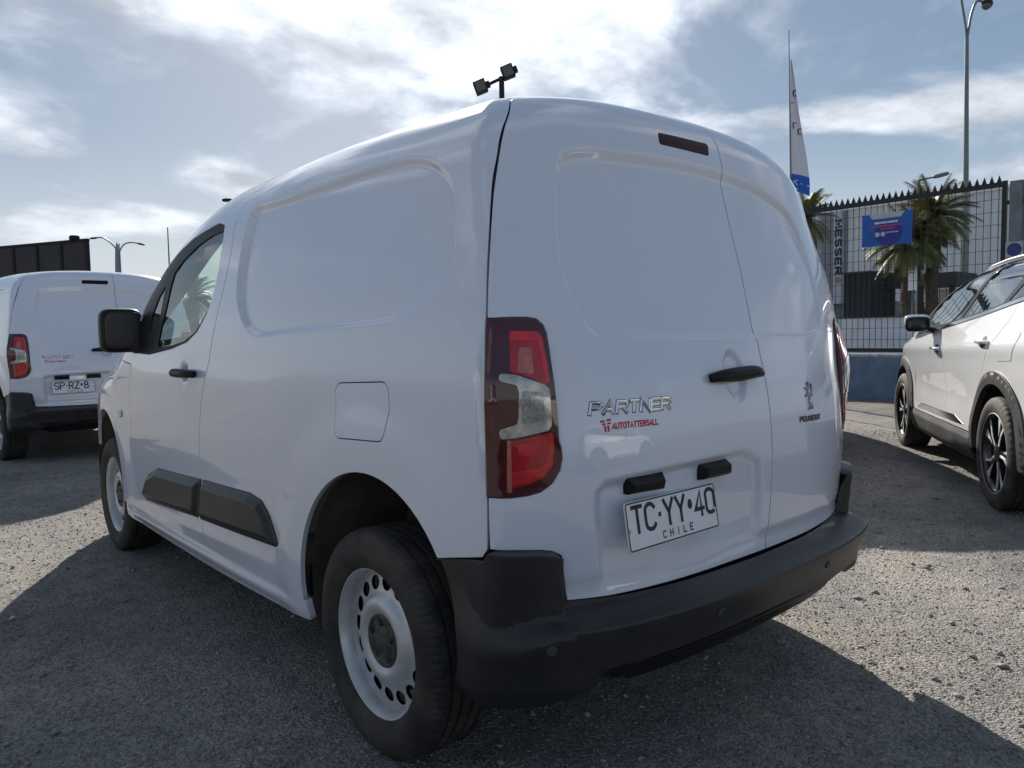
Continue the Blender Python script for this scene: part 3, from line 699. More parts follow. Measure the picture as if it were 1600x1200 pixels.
# ------------------------------------------------------------------ panel van: build
def superbox(name, c, r, e, mat_, parent, rot=None, nu=28, nv=18, shear=None):
    """superellipsoid: a rounded block"""
    V = []; Fc = []; sg = lambda t, p: math.copysign(abs(t)**p, t)
    for j in range(nv+1):
        b = -math.pi/2+math.pi*j/nv
        for i in range(nu):
            a = 2*math.pi*i/nu
            v = Vector((r[0]*sg(math.cos(b), e[1])*sg(math.cos(a), e[0]), r[1]*sg(math.cos(b), e[1])*sg(math.sin(a), e[0]), r[2]*sg(math.sin(b), e[1])))
            if shear: v = shear(v)
            if rot is not None: v = rot @ v
            V.append(v+Vector(c))
    for j in range(nv):
        for i in range(nu): Fc.append((j*nu+i, j*nu+(i+1) % nu, (j+1)*nu+(i+1) % nu, (j+1)*nu+i))
    return mesh_obj(name, V, Fc, mat_, parent, smooth=True)
def build_van():
    van = empty('panel_van')
    # --- side panels
    for ch, side in ((CS, -1), (CSR, 1)):
        qf = tS([(757, 871.5), (720, 871.5), (686, 871.5)]); arc_r = arch_pts(0.0, qf[-1][1], ZS); qf = qf[:2]
        cantq = CS.inv(cant(np.linspace(YT-.03, .80, 26)))
        qb = np.concatenate([cornS[cornS[:, 1] >= qf[0][1]+.012], cantq[1:-1], bseam[::-1], [(.95, ZS), (arc_r[-1][0]+.02, ZS)], arc_r[::-1], qf[::-1]])
        holes = [flapS] if side < 0 else []
        ln = [(offset_loop(recS, q), True) for q in (-.003, .002, .0055, .009, .0125, .016, .0215)]
        panel('quarter_panel', ch, qb, M_WHITE, van, D=D_side, holes=holes, lines=ln, depth=.014, hole_gap=.0020)
        # sill
        s0 = arch_pts(0.0, .66, .275)[-1]; s1 = arch_pts(2.785, .265, .66)[0]
        sl = np.array([(s0[0]+.004, .275), (.50, .262), (1.2, .255), (s1[0]-.10, .256), (s1[0]-.012, .265), (s1[0]-.045, ZS), (s0[0]+.014, ZS)])
        panel('sill', ch, sl, M_WHITE, van, D=lambda uv: D_side(uv)-.004+.010*np.exp(-((uv[:, 1]-.30)/.022)**2)*sstep(.38, .55, uv[:, 0])*sstep(2.41, 2.25, uv[:, 0]), gap=.001, sp=.014, depth=.02)
        # front door with window opening
        wo = tS([(352, 351), (349, 372), (341, 425), (331, 468), (322, 493), (308, 519), (292, 535), (268, 545.5), (232, 554.5), (213, 552), (217, 508), (233, 462), (254, 427), (273, 402), (300, 374), (326, 357), (342, 348)])
        wo = dense(round_poly(wo, .02, 4), .02, True)
        cd = CS.inv(CT.map(np.array([(-wsx(q), q) for q in np.linspace(.80, 2.52, 36)])))
        db = np.concatenate([bseam, cd[1:], [(2.50, 1.13), (2.33, 1.06)], fseam[::-1], [(1.7, ZS)]])
        panel('front_door', ch, db, M_WHITE, van, D=D_side, holes=[wo], depth=.012, hole_depth=.010, hole_gap=.0005)
        fr_in = offset_loop(wo, .014)
        # black frame: wide along the front pillar and roof edge
        gl = tS([(350, 358), (341, 420), (331, 464), (319, 492), (303, 519), (285, 534), (262, 541), (244, 544), (249, 515), (257, 483), (265, 446), (271, 426), (284, 407), (307, 383), (331, 366)])
        gl = dense(round_poly(gl, .015, 4), .02, True)
        ql = tS([(258, 444), (252, 474), (245, 512), (232, 519), (235, 494), (246, 465)])
        ql = dense(round_poly(ql, .008, 3), .015, True)
        panel('window_frame', ch, offset_loop(wo, -.004), M_PLASTS, van, D=D_const(-.005), holes=[gl, ql], gap=0, depth=.006, sp=.03)
        gp = panel('window_glass', ch, gl, M_GLASS, van, D=D_const(-.009), gap=-.004, flange=False, sp=.05)
        panel('quarter_glass', ch, ql, M_GLASS, van, D=D_const(-.009), gap=-.004, flange=False, sp=.05)
        panel('door_card', ch, db, M_INTL, van, D=D_const(-.055), holes=[wo], flange=False, sp=.05, hole_gap=-.012)
        # fender
        af = arch_pts(2.785, ZS, .55)
        hl = CS.inv(CT.map(np.array([(-np.interp(q, [2.50, 3.3], [.72, .70]), q) for q in np.linspace(2.50, 3.3, 20)])))
        fb = np.concatenate([fseam, [(2.33, 1.06), (2.50, 1.13)], hl[1:], [(3.3, .75), (3.3, .55)], af[::-1], [(2.22, ZS)]])
        panel('front_fender', ch, fb, M_WHITE, van, D=D_side, depth=.014)
        # cladding strips
        c1 = round_poly(tS([(221, 768), (228, 742), (243, 732), (310, 750), (305.5, 809), (226, 781)], .012), [.02, .03, .03, .004, .004, .03], 4)
        c2 = round_poly(tS([(313.5, 750.5), (386, 771), (404, 783), (416, 806), (431, 852), (426, 855), (309, 811)], .012), [.004, .03, .04, .03, .012, .012, .004], 4)
        for nm, c in (('door_cladding', c1), ('side_cladding', c2)):
            cc = dense(c, .012, True)
            panel(nm, ch, cc, M_PLAST, van, D=lambda uv, cc=cc: D_side(uv)+.004+.020*sstep(0, .034, -sdist(cc, uv)), gap=.001, sp=.012, depth=.012, rim=.003, lines=[(offset_loop(cc, .012), True), (offset_loop(cc, .024), True), (offset_loop(cc, .036), True)])
        for l_ in (bseam[:-4], fseam, cornS[:-2]): ribbon('weatherstrip', ch, [l_], .05, .014, M_SEAM, van, D=D_side)
        # wheel wells
        for yc in (0.0, 2.785):
            V = []; Fc = []; n = 36
            for k in range(n+1):
                a = math.radians(-22+212*k/n)
                for x, dr in ((.845, .004), (.80, .012), (.62, .014), (.50, .014)): V.append((side*x, yc+(ARC_R+dr)*math.cos(a), ARC_Z+(ARC_R+dr)*math.sin(a)))
            for k in range(n):
                for j in range(3): Fc.append((k*4+j, k*4+j+1, (k+1)*4+j+1, (k+1)*4+j))
            c = len(V); V.append((side*.50, yc, ARC_Z))
            for k in range(n): Fc.append((k*4+3, c, (k+1)*4+3))
            mesh_obj('wheel_well', V, Fc, M_LINER, van, smooth=False)
    # --- roof, bonnet, windscreen, front
        rf = np.concatenate([[(-.60, YT-.03), (-.5, YT-.015), (-.35, YT-.005), (0, YT), (.35, YT-.005), (.5, YT-.015), (.60, YT-.03)], [(.60, 1.70), (-.60, 1.70)]])
    panel('roof', CT, dense(rf, .06, True), M_WHITE, van, sp=.06, edge=.03)
    panel('windscreen', CT, np.array([(-.60, 1.70), (.60, 1.70), (.715, 2.74), (-.715, 2.74)]), M_GLASS, van, sp=.06, edge=.04, flange=False)
    panel('windscreen_surround', CT, np.array([(-.60, 1.70), (.60, 1.70), (.715, 2.74), (-.715, 2.74)]), M_PLASTS, van, D=D_const(-.006), holes=[np.array([(-.55, 1.78), (.55, 1.78), (.67, 2.66), (-.67, 2.66)])], sp=.06, edge=.04, flange=False)
    panel('bonnet', CT, np.array([(-.715, 2.755), (.715, 2.755), (.70, 3.3), (.55, 3.44), (-.55, 3.44), (-.70, 3.3)]), M_WHITE, van, sp=.05, edge=.03)
    pf = CS.map(np.array([(3.3, .30), (3.3, .45), (3.3, .6), (3.3, .75), (3.3, .85)])); lf = CF.inv(pf)
    ft = CF.inv(CT.map(np.array([(-.70, 3.31), (-.55, 3.45), (-.3, 3.45), (0, 3.45)])))
    fl = np.concatenate([lf, ft]); fl = np.concatenate([fl, mir(fl)[::-1][1:]])
    panel('front_bumper', CF, fl, M_WHITE, van, sp=.05, edge=.04)
    panel('front_grille', CF, round_poly([(-.62, .30), (.62, .30), (.70, .48), (.45, .62), (-.45, .62), (-.70, .48)], .05), M_PLASTS, van, D=D_const(.006), sp=.06, edge=.04)
    # --- rear doors
    lamp_u = lampR
    cr = cornR; bot = tR([(764, 859.5), (800, 861.5), (845, 861), (862, 862.5)])
    stp = tR([(876, 869), (880, 900), (886, 938)])
    lo_pts = np.concatenate([tR([(886, 940)]), [(-.55, .522), (-.3, .518), (0, .516)]])
    up = cr[cr[:, 1] > lamp_u[-1][1]+.004]; lo = cr[cr[:, 1] < lamp_u[0][1]-.004]
    left_edge = np.concatenate([bot[::-1], lo, lamp_u, up])      # from the step, up the seam, round the lamp, over the roof
    step_edge = round_poly(np.concatenate([stp[::-1], bot[::-1][:1]]), 0)
    Ltot = np.concatenate([lo_pts[::-1], stp[::-1][1:], left_edge])
    Lt = Ltot[(Ltot[:, 0] < XD-.002)]
    # left door: to x = XD
    vb = .516; dl = np.concatenate([[(XD, vb)], Lt])
    roof_v = CR.inv(CT.map(np.array([(XD, YT)])))[0, 1]
    extra = CR.inv(CT.map(np.array([(0.0, YT), (XD, YT)])))
    dl = np.concatenate([dl, extra[1:], [(XD, roof_v-.02)]])
    rl = [(offset_loop(recR, q), True) for q in (-.003, .001, .0035, .006, .0095, .014, .019, .025)]+[(offset_loop(recP, q), True) for q in (-.002, .008, .017, .026, .037)]+[(np.array([(cupR[0]+.056*q*math.cos(t), cupR[1]+.078*q*math.sin(t)) for t in np.linspace(0, 2*math.pi, 28, endpoint=False)]), True) for q in (.58, .7, .8, .9, 1.02)]
    ldoor = panel('rear_door', CR, clean_loop(dl, .002), M_WHITE, van, D=D_rear, lines=rl, sp=.02)
    Rt = mir(Ltot); Rt = Rt[Rt[:, 0] > XD+.002]
    dr = np.concatenate([[(XD, vb)], Rt, [(XD, roof_v)], ])
    panel('rear_door', CR, clean_loop(dr, .002), M_WHITE, van, D=D_rear, lines=rl, sp=.02)
    for l_ in (np.array([(XD, .53), (XD, 1.0), (XD, 1.4), (XD, roof_v-.01)]), cornR, mir(cornR)): ribbon('weatherstrip', CR, [l_], .05, .014, M_SEAM, van, D=D_rear)
    # --- tail lamps
    ledge = cr[(cr[:, 1] >= lamp_u[0][1]) & (cr[:, 1] <= lamp_u[-1][1])][::-1]
    lp = np.concatenate([lamp_u, ledge[1:-1]]); vz0, vz1 = lamp_u[0][1], lamp_u[-1][1]
    def D_lamp(uv):
        v = uv[:, 1]; au = np.abs(uv[:, 0])
        pz = np.interp(v, [vz0, .86, .93, 1.00, 1.05, 1.10, vz1], [0.0, .010, .024, .036, .034, .020, .0])
        pz = .25*(np.interp(v-.015, [vz0, .86, .93, 1.00, 1.05, 1.10, vz1], [0.0, .010, .024, .036, .034, .020, .0])*2+pz*2)
        return .003+pz*sstep(.60, .80, au)
    zones = [  # name, pixels, material, lift
        ('lamp_reflector', [(796, 519), (842, 519), (848, 530), (853, 560), (858, 597), (848, 600), (830, 590), (798, 580)], M_RED, .001),
        ('lamp_light_guide', [(796, 517.5), (838, 518), (845, 524), (850, 550), (857, 596), (851.5, 597), (845, 552), (841, 533), (834, 532), (797, 532)], M_REDB, .0022),
        ('lamp_prism', [(811, 543), (829, 543), (833, 584), (808, 580)], M_AMB, .0022),
        ('reversing_lens', [(781, 583), (781, 594), (807, 601), (810, 612), (810, 650), (808, 662), (781, 671), (783, 685), (805, 683), (856, 672), (861, 664), (857, 608), (850, 601), (805, 585)], M_CLEAR, .0026),
        ('reversing_bulb_prism', [(815, 610), (846, 612), (850, 655), (816, 662)], mat('lamp_clear_dark', (0.26, 0.27, 0.27), rough=0.2, metal=0.4, coat=1.0, coat_r=.02, noise=(130, 0.4)), .0036),
        ('lamp_reflector', [(797, 690), (862, 676), (866, 700), (864, 728), (852, 745), (832, 756), (798, 765)], M_RED, .001),
        ('lamp_light_guide', [(800, 740), (842, 733), (855, 722), (858, 700), (856, 678), (863, 677), (866, 702), (863, 728), (850, 745), (830, 754), (801, 759)], mat('lamp_red_guide', (0.55, 0.02, 0.02), rough=.18, coat=1.0, coat_r=.02, noise=(35, .2)), .0022),
        ('lamp_bulb_patch', [(810, 694), (832, 692), (836, 706), (826, 714), (810, 710)], M_REDB, .0022),  # small patch of brighter red in the lower lens
        ('lamp_rib', [(793, 688), (798, 688), (799.5, 771), (793, 771)], M_AMB, .0014),
    ]
    for sgn in (1, -1):
        T_ = (lambda L: L) if sgn == 1 else mir
        base = panel('tail_lamp', CR, T_(lp), M_REDD, van, D=D_lamp, gap=.0022, sp=.014, rim=.003, depth=.03)
        for nm, px, m_, lift in zones:
            L = dense(round_poly(tR(px, .012), .006, 3), .008, True)
            panel(nm, CR, T_(L), m_, base, D=lambda uv, lift=lift: D_lamp(uv)+lift, gap=0, sp=.012, rim=.0008, depth=.001, edge=.008)
        panel('lamp_gasket', CR, T_(offset_loop(lp, -.001)), M_SEAM, van, D=D_const(-.006), gap=0, flange=False, sp=.03)
    # --- third brake lamp
    bl = round_poly(tR([(1029, 208), (1106, 226), (1107, 243.5), (1030, 225)]), .009, 5)
    panel('brake_lamp', CR, bl, mat('brake_lamp_red', (0.030, 0.003, 0.005), rough=.35, spec=.2), van, D=lambda uv: D_rear(uv)+.001, gap=0, sp=.012, rim=.002, depth=.004)
    # --- rear bumper
    def D_bump(uv):
        u, v = uv[:, 0], uv[:, 1]; au = np.abs(u)
        k = 1-.86*sstep(.62, .98, au); wd = .012+.055*sstep(.655, .80, au); z0 = .507+.012*sstep(.66, .80, au)
        d = .106*k*sstep(z0+wd*.9, z0-wd*1.4, v)
        d -= .020*k*sstep(z0-.01, z0-.12, v)*k
        d -= .050*k*sstep(.385, .352, v)*(1-sstep(.56, .66, au)); d -= .045*k*sstep(.345, .290, v)*sstep(.56, .66, au)
        up = .036*sstep(.668, .685, au)*(1-sstep(.79, .905, au))*sstep(.420, .470, v)
        return .002+np.maximum(d, up)+.004*sstep(.66, .69, au)*sstep(.50, .54, v)*0
    bt = np.concatenate([[(-.55, .519), (-.3, .515), (0, .513)]])
    side_px = tR([(683, 874), (720, 874), (757, 874)])
    topl = np.concatenate([side_px, bot+[0, -.003], stp+[.004*0, 0], tR([(886, 941)]), bt])
    bfoot = np.array([(-.922, .340), (-.905, .315), (-.86, .298), (-.78, .292), (-.70, .296), (-.645, .310), (-.600, .335), (-.55, .350), (-.3, .345), (0, .342)])
    split = np.array([(-.668, .548), (-.73, .546), (-.785, .540), (-.815, .522), (-.826, .48), (-.826, .42), (-.815, .345), (-.800, .292)])
    split = curve_through(split, .012)
    # corner pieces
    upper = topl[(topl[:, 1] > .545)]
    lowc = bfoot[bfoot[:, 0] < -.80]
    archr = arch_pts(0.0, .645, .37, 4)
    arp = CR.inv(CS.map(np.array([(-math.sqrt(max(ARC_R**2-(z-ARC_Z)**2, 0))-.002, z) for z in np.linspace(.385, .612, 10)])))
    cor = np.concatenate([upper, split, lowc[::-1], arp])
    rl = [(np.array([(-1.0, q), (1.0, q)]), False) for q in (.535, .522, .515, .508, .501, .494, .486, .47, .41, .385, .37, .352, .335, .32, .305)]
    for T_ in ((lambda L: L), mir):
        panel('bumper_corner', CR, clean_loop(T_(cor), .002), M_PLAST, van, D=D_bump, gap=.0008, sp=.014, lines=rl+[(np.array([(s_*q, .52), (s_*q, .70)]), False) for s_ in (-1, 1) for q in (.672, .677, .682)], depth=.045, rim=.003)
    midl = np.concatenate([split[::-1], topl[topl[:, 1] < .545], ])
    mid = np.concatenate([bfoot[bfoot[:, 0] > -.80][::-1], split[::-1], topl[(topl[:, 1] < .545) & (topl[:, 0] > -.668)]])
    mid = np.concatenate([split[::-1], topl[(topl[:, 1] < .545) & (topl[:, 0] > -.672)]])           # up the split, along the top to the middle
    half = np.concatenate([bfoot[bfoot[:, 0] > -.79][::-1], mid])                                    # from the middle bottom, left, up, back to the middle
    full = np.concatenate([half, mir(half)[::-1][1:-1]])
    panel('rear_bumper', CR, clean_loop(full, .002), M_PLAST, van, D=D_bump, gap=.0008, sp=.016, lines=rl, depth=.03, rim=.003)
    # lower lip
    lip = np.array([(-.60, .352), (-.45, .352), (0, .346), (.45, .352), (.60, .352), (.5, .308), (0, .300), (-.5, .308)])
    panel('bumper_lip', CR, lip, M_PLASTS, van, D=lambda uv: .028+.02*sstep(.31, .34, uv[:, 1]), gap=0, sp=.02, depth=.03)
    # parking sensors
    for u in (-.715, -.28, .28, .715):
        uv = np.array([(u, .448)]) if abs(u) < .6 else np.array([(u, .452)])
        P, N_ = CR.frame(uv, D_bump); P = Vector(P[0]); N_ = Vector(N_[0]); q = N_.to_track_quat('-X', 'Z')
        s = revolve('parking_sensor', [(-.0015, .0125), (-.003, .0118), (-.003, .0098), (-.0005, .0094), (-.0012, .0001)], 24, mat('sensor_grey', (.075, .076, .08), rough=.4) if u == -.715 else MATS['sensor_grey'], van)
        s.location = P; s.rotation_mode = 'QUATERNION'; s.rotation_quaternion = q
    # --- rear door furniture
    hp = tR([(1107, 592), (1118, 590), (1145, 587), (1170, 583.5), (1183, 584)])
    P, N_ = CR.frame(hp, None); pts = [Vector(a+b*o) for a, b, o in zip(P, N_, (.008, .020, .024, .024, .012))]
    ho = tube_obj('door_handle', [Vector(q) for q in curve_through(pts, .008)], [.012+.008*math.sin(math.pi*min(1, max(0, k/(len(curve_through(pts, .008))-1)))) for k in range(len(curve_through(pts, .008)))], M_PLASTS, van, n=16)
    for px, w in ((((985, 768), (1003, 748), (1036, 740), (1040, 757)), 1), (((1097, 746), (1110, 727), (1139, 720), (1143, 738)), 1)):
        c = tR([((px[0][0]+px[3][0])/2+1, (px[0][1]+px[3][1])/2-10)])
        P, N_ = CR.frame(c, D_rear); P = Vector(P[0]); n = Vector(N_[0]); r = Vector((0, 0, 1)).cross(n).normalized()*1; upv = n.cross(r).normalized()
        bm = bmesh.new(); hw = .062; pr = [(-.002, .020), (.030, .006), (.030, -.012), (.018, -.022), (-.004, -.026)]
        vs = []
        for s_, ins in ((-1, 0), (1, 0)):
            vs.append([bm.verts.new(P+r*s_*(hw-(.012 if a > .02 else 0))+n*a+upv*b) for a, b in pr])
        bm.faces.new(vs[0]); bm.faces.new(vs[1][::-1])
        for i in range(len(pr)): bm.faces.new((vs[0][i], vs[0][(i+1) % 5], vs[1][(i+1) % 5], vs[1][i]))
        bm_obj('plate_lamp', bm, M_PLASTS, van, bevel=.002)
    # badges
    def line_place(px0, px1, off=.0, D=D_rear):
        a, b = tR([px0, px1]); d = (b-a); ln = np.linalg.norm(d); d /= ln
        return chart_place(CR, a, d, np.array([-d[1], d[0]]), D, off), ln
    pl, ln = line_place((921, 648), (1046, 638))
    stroke_text('badge_shadow_edge', 'PARTNER', pl, ln/7*.80, .026, ln/7*.235, .0102, mat('badge_shadow', (.05, .05, .055), rough=.4, metal=.5), van, slant=.25, thick=.0004)  # wider dark strokes paint a shadow line around the chrome letters
    pl, ln = line_place((921, 648), (1046, 638), .0008)
    stroke_text('model_badge', 'PARTNER', pl, ln/7*.80, .026, ln/7*.235, .0072, M_CHROME, van, slant=.25, thick=.0018, ridge=True)
    pl, ln = line_place((957, 670), (1029, 662.5))
    stroke_text('dealer_sticker', 'AUTOTATTERSALL', pl, ln/14*.72, .0125, ln/14*.29, .0036, M_STICK, van, thick=.0004)
    pl, _ = line_place((939, 672), (956, 670))
    bm_v = []; bm_f = []
    for (a, b, w_, h_) in ((.000, .017, .012, .005), (.017, .019, .012, .005), (.004, .010, .009, .005), (.018, .011, .009, .005), (.009, -.006, .005, .015), (.017, -.006, .005, .015)):
        q, n_ = pl(np.array([(a, b), (a+w_, b), (a+w_, b+h_), (a, b+h_)])); k = len(bm_v); bm_v += list(q+n_*.0004); bm_f.append((k, k+1, k+2, k+3))
    mesh_obj('dealer_emblem', bm_v, bm_f, M_STICK, van)
    pl, ln = line_place((1250, 659), (1281, 654))
    stroke_text('maker_badge', 'PEUGEOT', pl, ln/7*.74, .0135, ln/7*.30, .0045, mat('dark_chrome', (.10, .10, .105), rough=.18, metal=.9), van, thick=.0025)
    # rampant lion emblem as chrome strokes of changing width
    a, = tR([(1266, 640)]); b, = tR([(1266, 596)]); H = abs(b[1]-a[1])
    pe = chart_place(CR, a, (1, 0), (0, 1), D_rear, .001)
    lion = [([(.00, 1.00), (.06, .93), (.05, .84), (.02, .74), (.05, .62), (.10, .50), (.13, .38), (.12, .2), (.16, .03)], [.05, .14, .17, .15, .17, .16, .12, .08, .05]),
            ([(.05, .55), (.0, .42), (-.04, .28), (-.02, .16), (-.10, .02)], [.14, .12, .10, .07, .05]),
            ([(.02, .74), (-.10, .72), (-.20, .78), (-.30, .80)], [.12, .09, .06, .04]), ([(.02, .66), (-.12, .60), (-.20, .52), (-.31, .50)], [.12, .08, .06, .04]),
            ([(.13, .40), (.22, .52), (.20, .68), (.27, .82), (.20, .93)], [.05, .05, .05, .05, .03]), ([(-.02, .90), (-.10, .95)], [.10, .05]),
            ([(-.10, .02), (-.17, .01)], [.06, .04]), ([(.16, .03), (.08, .015)], [.06, .04])]
    lv = []; lf_ = []
    for path, wd in lion:
        Pc = curve_through(path, .03) if len(path) > 2 else np.array(path); wv = np.interp(np.linspace(0, 1, len(Pc)), np.linspace(0, 1, len(wd)), wd)
        e = np.gradient(Pc, axis=0); e /= np.linalg.norm(e, axis=1, keepdims=True); nn = np.stack([-e[:, 1], e[:, 0]], 1); k = len(lv); n = len(Pc)
        wv = wv*1.25; A, N_ = pe((Pc+nn*wv[:, None]*.5)*H); B, _ = pe((Pc-nn*wv[:, None]*.5)*H); M_, _ = pe(Pc*H)
        lv += list(A)+list(M_+N_*.004)+list(B)
        for i in range(n-1): lf_ += [(k+i, k+n+i, k+n+i+1, k+i+1), (k+n+i, k+2*n+i, k+2*n+i+1, k+n+i+1)]
    mesh_obj('lion_badge', lv, lf_, mat('lion_chrome', (.30, .30, .31), rough=.2, metal=.95), van)
    # --- fuel flap, fender repeater
    panel('fuel_flap', CS, flapS, M_WHITE, van, D=lambda uv: D_side(uv)+.0005, gap=.0040, sp=.02)
    panel('fuel_flap_recess', CS, offset_loop(flapS, -.012), M_SEAM, van, D=D_const(-.012), flange=False, sp=.04)
    rp = tS([(189.5, 646)])[0]
    panel('side_repeater', CS, np.array([(rp[0]+.022*math.cos(t), rp[1]+.018*math.sin(t)) for t in np.linspace(0, 2*math.pi, 20, endpoint=False)]), M_CLEAR, van, D=lambda uv: D_side(uv)+.006, gap=0, sp=.01, depth=.006)
    # --- door handles and mirrors
    for side, ch in ((-1, CS), (1, CSR)):
        hs = tS([(274, 584), (281, 582.5), (292, 583), (303, 584), (308, 585)])
        P, N_ = ch.frame(hs, None); pts = [Vector(a+b*o) for a, b, o in zip(P, N_, (.008, .026, .032, .030, .012))]
        q = curve_through(pts, .012)
        tube_obj('door_handle', [Vector(k) for k in q], [.014+.004*math.sin(math.pi*i/(len(q)-1)) for i in range(len(q))], M_PLASTS, van, n=14)
        mo = superbox('door_mirror', (side*.945, 2.12, 1.207), (.092, .060, .104), (.45, .42), M_PLASTS, van, rot=Matrix.Rotation(side*.10, 3, 'Z'), shear=lambda v: Vector((v.x*(1+.6*min(0, -v.z)*0), v.y+.05*v.x*side*0, v.z)))
        bm = bmesh.new(); tube(bm, [(side*.79, 2.03, 1.105), (side*.86, 2.06, 1.125), (side*.92, 2.10, 1.145)], [.048, .042, .034], 14); bm_obj('mirror_arm', bm, M_PLASTS, van, smooth=50)
        superbox('mirror_glass', (side*.945, 2.062, 1.207), (.078, .006, .086), (.4, .4), mat('mirror_dark', (.02, .02, .022), rough=.25) if side < 0 else MATS['mirror_dark'], mo, rot=Matrix.Rotation(side*.10, 3, 'Z'))
    # --- underbody and cab interior
    box_obj('underbody', (0, 1.45, .33), (1.0, 3.7, .14), M_UNDER, van)
    box_obj('floor_pan', (0, 1.45, .36), (1.62, 1.95, .10), M_UNDER, van)
    box_obj('rear_floor', (0, -.40, .43), (1.10, .24, .12), M_UNDER, van)
    bm = bmesh.new(); bx(bm, (0, .88, .99), (1.44, .03, 1.16)); bm_obj('bulkhead', bm, M_INTL, van)
    bm = bmesh.new(); prism(bm, [(-.76, 2.08), (.76, 2.08), (.74, 2.72), (-.74, 2.72)], .62, 1.08); bm_obj('dashboard', bm, M_INT, van, bevel=.05, segs=3, smooth=40)
    tor = bmesh.new()
    ring = [Vector((-.40+.18*math.cos(t), 1.94+.05*math.sin(t), 1.05+.165*math.sin(t))) for t in np.linspace(0, 2*math.pi, 33)]
    tube(tor, ring, .014, 8, cap=False); bm_obj('steering_wheel', tor, M_INT, van, smooth=60)
    for sx in (-.40, .12, .46):
        superbox('seat_back', (sx, 1.08, .95), (.21, .07, .33), (.5, .5), M_SEAT, van, rot=Matrix.Rotation(.16, 3, 'X'))
        superbox('headrest', (sx, 1.02, 1.36), (.12, .045, .085), (.5, .5), M_SEAT, van)
        superbox('seat_cushion', (sx, 1.36, .62), (.22, .25, .09), (.5, .5), M_SEAT, van)
    # --- number plate
    return van
def wheel_set(van, proto):
    for side in (-1, 1):
        for y in (0.0, 2.785):
            w = proto if proto.get('used') is None else copy_tree(proto, van)
            proto['used'] = 1; w.parent = van
            w.location = (side*.765, y, .3085); w.rotation_euler = (random.uniform(0, 6) if not (side < 0) else (0 if y == 0 else 1.1), 0, 0 if side < 0 else math.pi)
    if 'used' in proto: del proto['used']
def make_plate(van, text, chile=True):
    c = tR([(1052, 808)])[0]
    P, N_ = CR.frame(c[None], D_rear); P = Vector(P[0]); ang = .164
    n = Vector((0, -math.cos(ang), math.sin(ang))); r = Vector((1, 0, 0)); u = r.cross(n)*-1
    u = n.cross(r)*-1 if n.cross(r).z < 0 else n.cross(r)
    P = P+n*.024
    pw, ph = .363, .118
    root = empty('number_plate', parent=van)
    rp = round_poly([(-pw/2, -ph/2), (pw/2, -ph/2), (pw/2, ph/2), (-pw/2, ph/2)], .010, 4)
    def face(name, L, z0, z1, m_):
        bm = bmesh.new(); lo = [bm.verts.new(P+r*a+u*b+n*z0) for a, b in L]; hi = [bm.verts.new(P+r*a+u*b+n*z1) for a, b in L]
        k = len(L); bm.faces.new(hi); bm.faces.new(lo[::-1])
        for i in range(k): bm.faces.new((lo[i], lo[(i+1) % k], hi[(i+1) % k], hi[i]))
        return bm_obj(name, bm, m_, root)
    face('plate_sheet', rp, -.004, 0, M_PLATE)
    # black border
    ro, ri = offset_loop(rp, .0015), offset_loop(rp, .0050)
    k = len(ro); V = [P+r*a+u*b+n*.0006 for a, b in ro]+[P+r*a+u*b+n*.0006 for a, b in ri]
    mesh_obj('plate_border', V, [(i, (i+1) % k, k+(i+1) % k, k+i) for i in range(k)], M_PLATEF, root)
    def pl(st): return np.array([P+r*float(a)+u*float(b) for a, b in st]), np.array([tuple(n)]*len(st))
    def at_(x0, y0): return lambda st: pl(st+np.array([x0, y0]))
    stroke_text('plate_number', text, at_(-.158, -.0160), .0355, .061, .0125, .0102, M_PLATEF, root, thick=.0005, widths={'.': .35, 'o': .5})
    stroke_text('plate_country', 'CHILE', at_(-.052, -.0455), .0110, .0165, .0165, .0034, M_PLATEF, root, thick=.0005)
    for x0 in (-.172, .168):
        bm = bmesh.new(); bmesh.ops.create_cone(bm, cap_ends=True, segments=12, radius1=.0045, radius2=.004, depth=.004, matrix=Matrix.Translation(P+r*x0+u*-.008+n*.002) @ n.to_track_quat('Z', 'Y').to_matrix().to_4x4()); bm_obj('plate_screw', bm, M_STEEL, root)
    return root

# ------------------------------------------------------------------ crossover car
U_xs = Spline([-.95, -.7, -.4, 0, .6, 1.2, 1.8, 2.3, 2.7, 3.0, 3.2, 3.4], [.72, .81, .858, .872, .878, .880, .878, .872, .85, .80, .73, .60])
U_t = Spline([.15, .30, .45, .65, .85, .98, 1.08, 1.2, 1.35, 1.5, 1.65], [.05, .018, .006, .012, 0, .006, .028, .072, .130, .19, .26])
U_zr = Spline([-.95, -.7, -.4, 0, .5, 1.0, 1.4, 1.7, 2.0, 2.25, 2.45, 2.7, 3.0, 3.2, 3.4], [1.25, 1.40, 1.495, 1.537, 1.555, 1.547, 1.505, 1.43, 1.31, 1.17, 1.08, 1.03, .965, .87, .68])
U_yc = Spline([.2, .45, .7, .95, 1.1, 1.3, 1.5], [-.74, -.80, -.80, -.78, -.72, -.60, -.46])
def F_suv(P):
    x, y, z = P[:, 0], P[:, 1], P[:, 2]; ax = np.abs(x)
    S = ax-(U_xs(y)-U_t(z)); sl = (U_zr(y+.02)-U_zr(y-.02))/.04
    T = (z-(U_zr(y)-.07*ax*ax))/np.sqrt(1+sl*sl)
    R = (U_yc(z)+.20*(np.minimum(ax, 1.1)/.85)**3.2-y)*.9
    Fr = (y-(3.44-.40*(ax/.80)**2.6-.12*np.maximum(z-.5, 0)**2/.09))*.9
    A = smax(smax(S, R, .06), Fr, .10)
    return smax(A, T, .10-.035*sstep(2.2, 2.7, y))
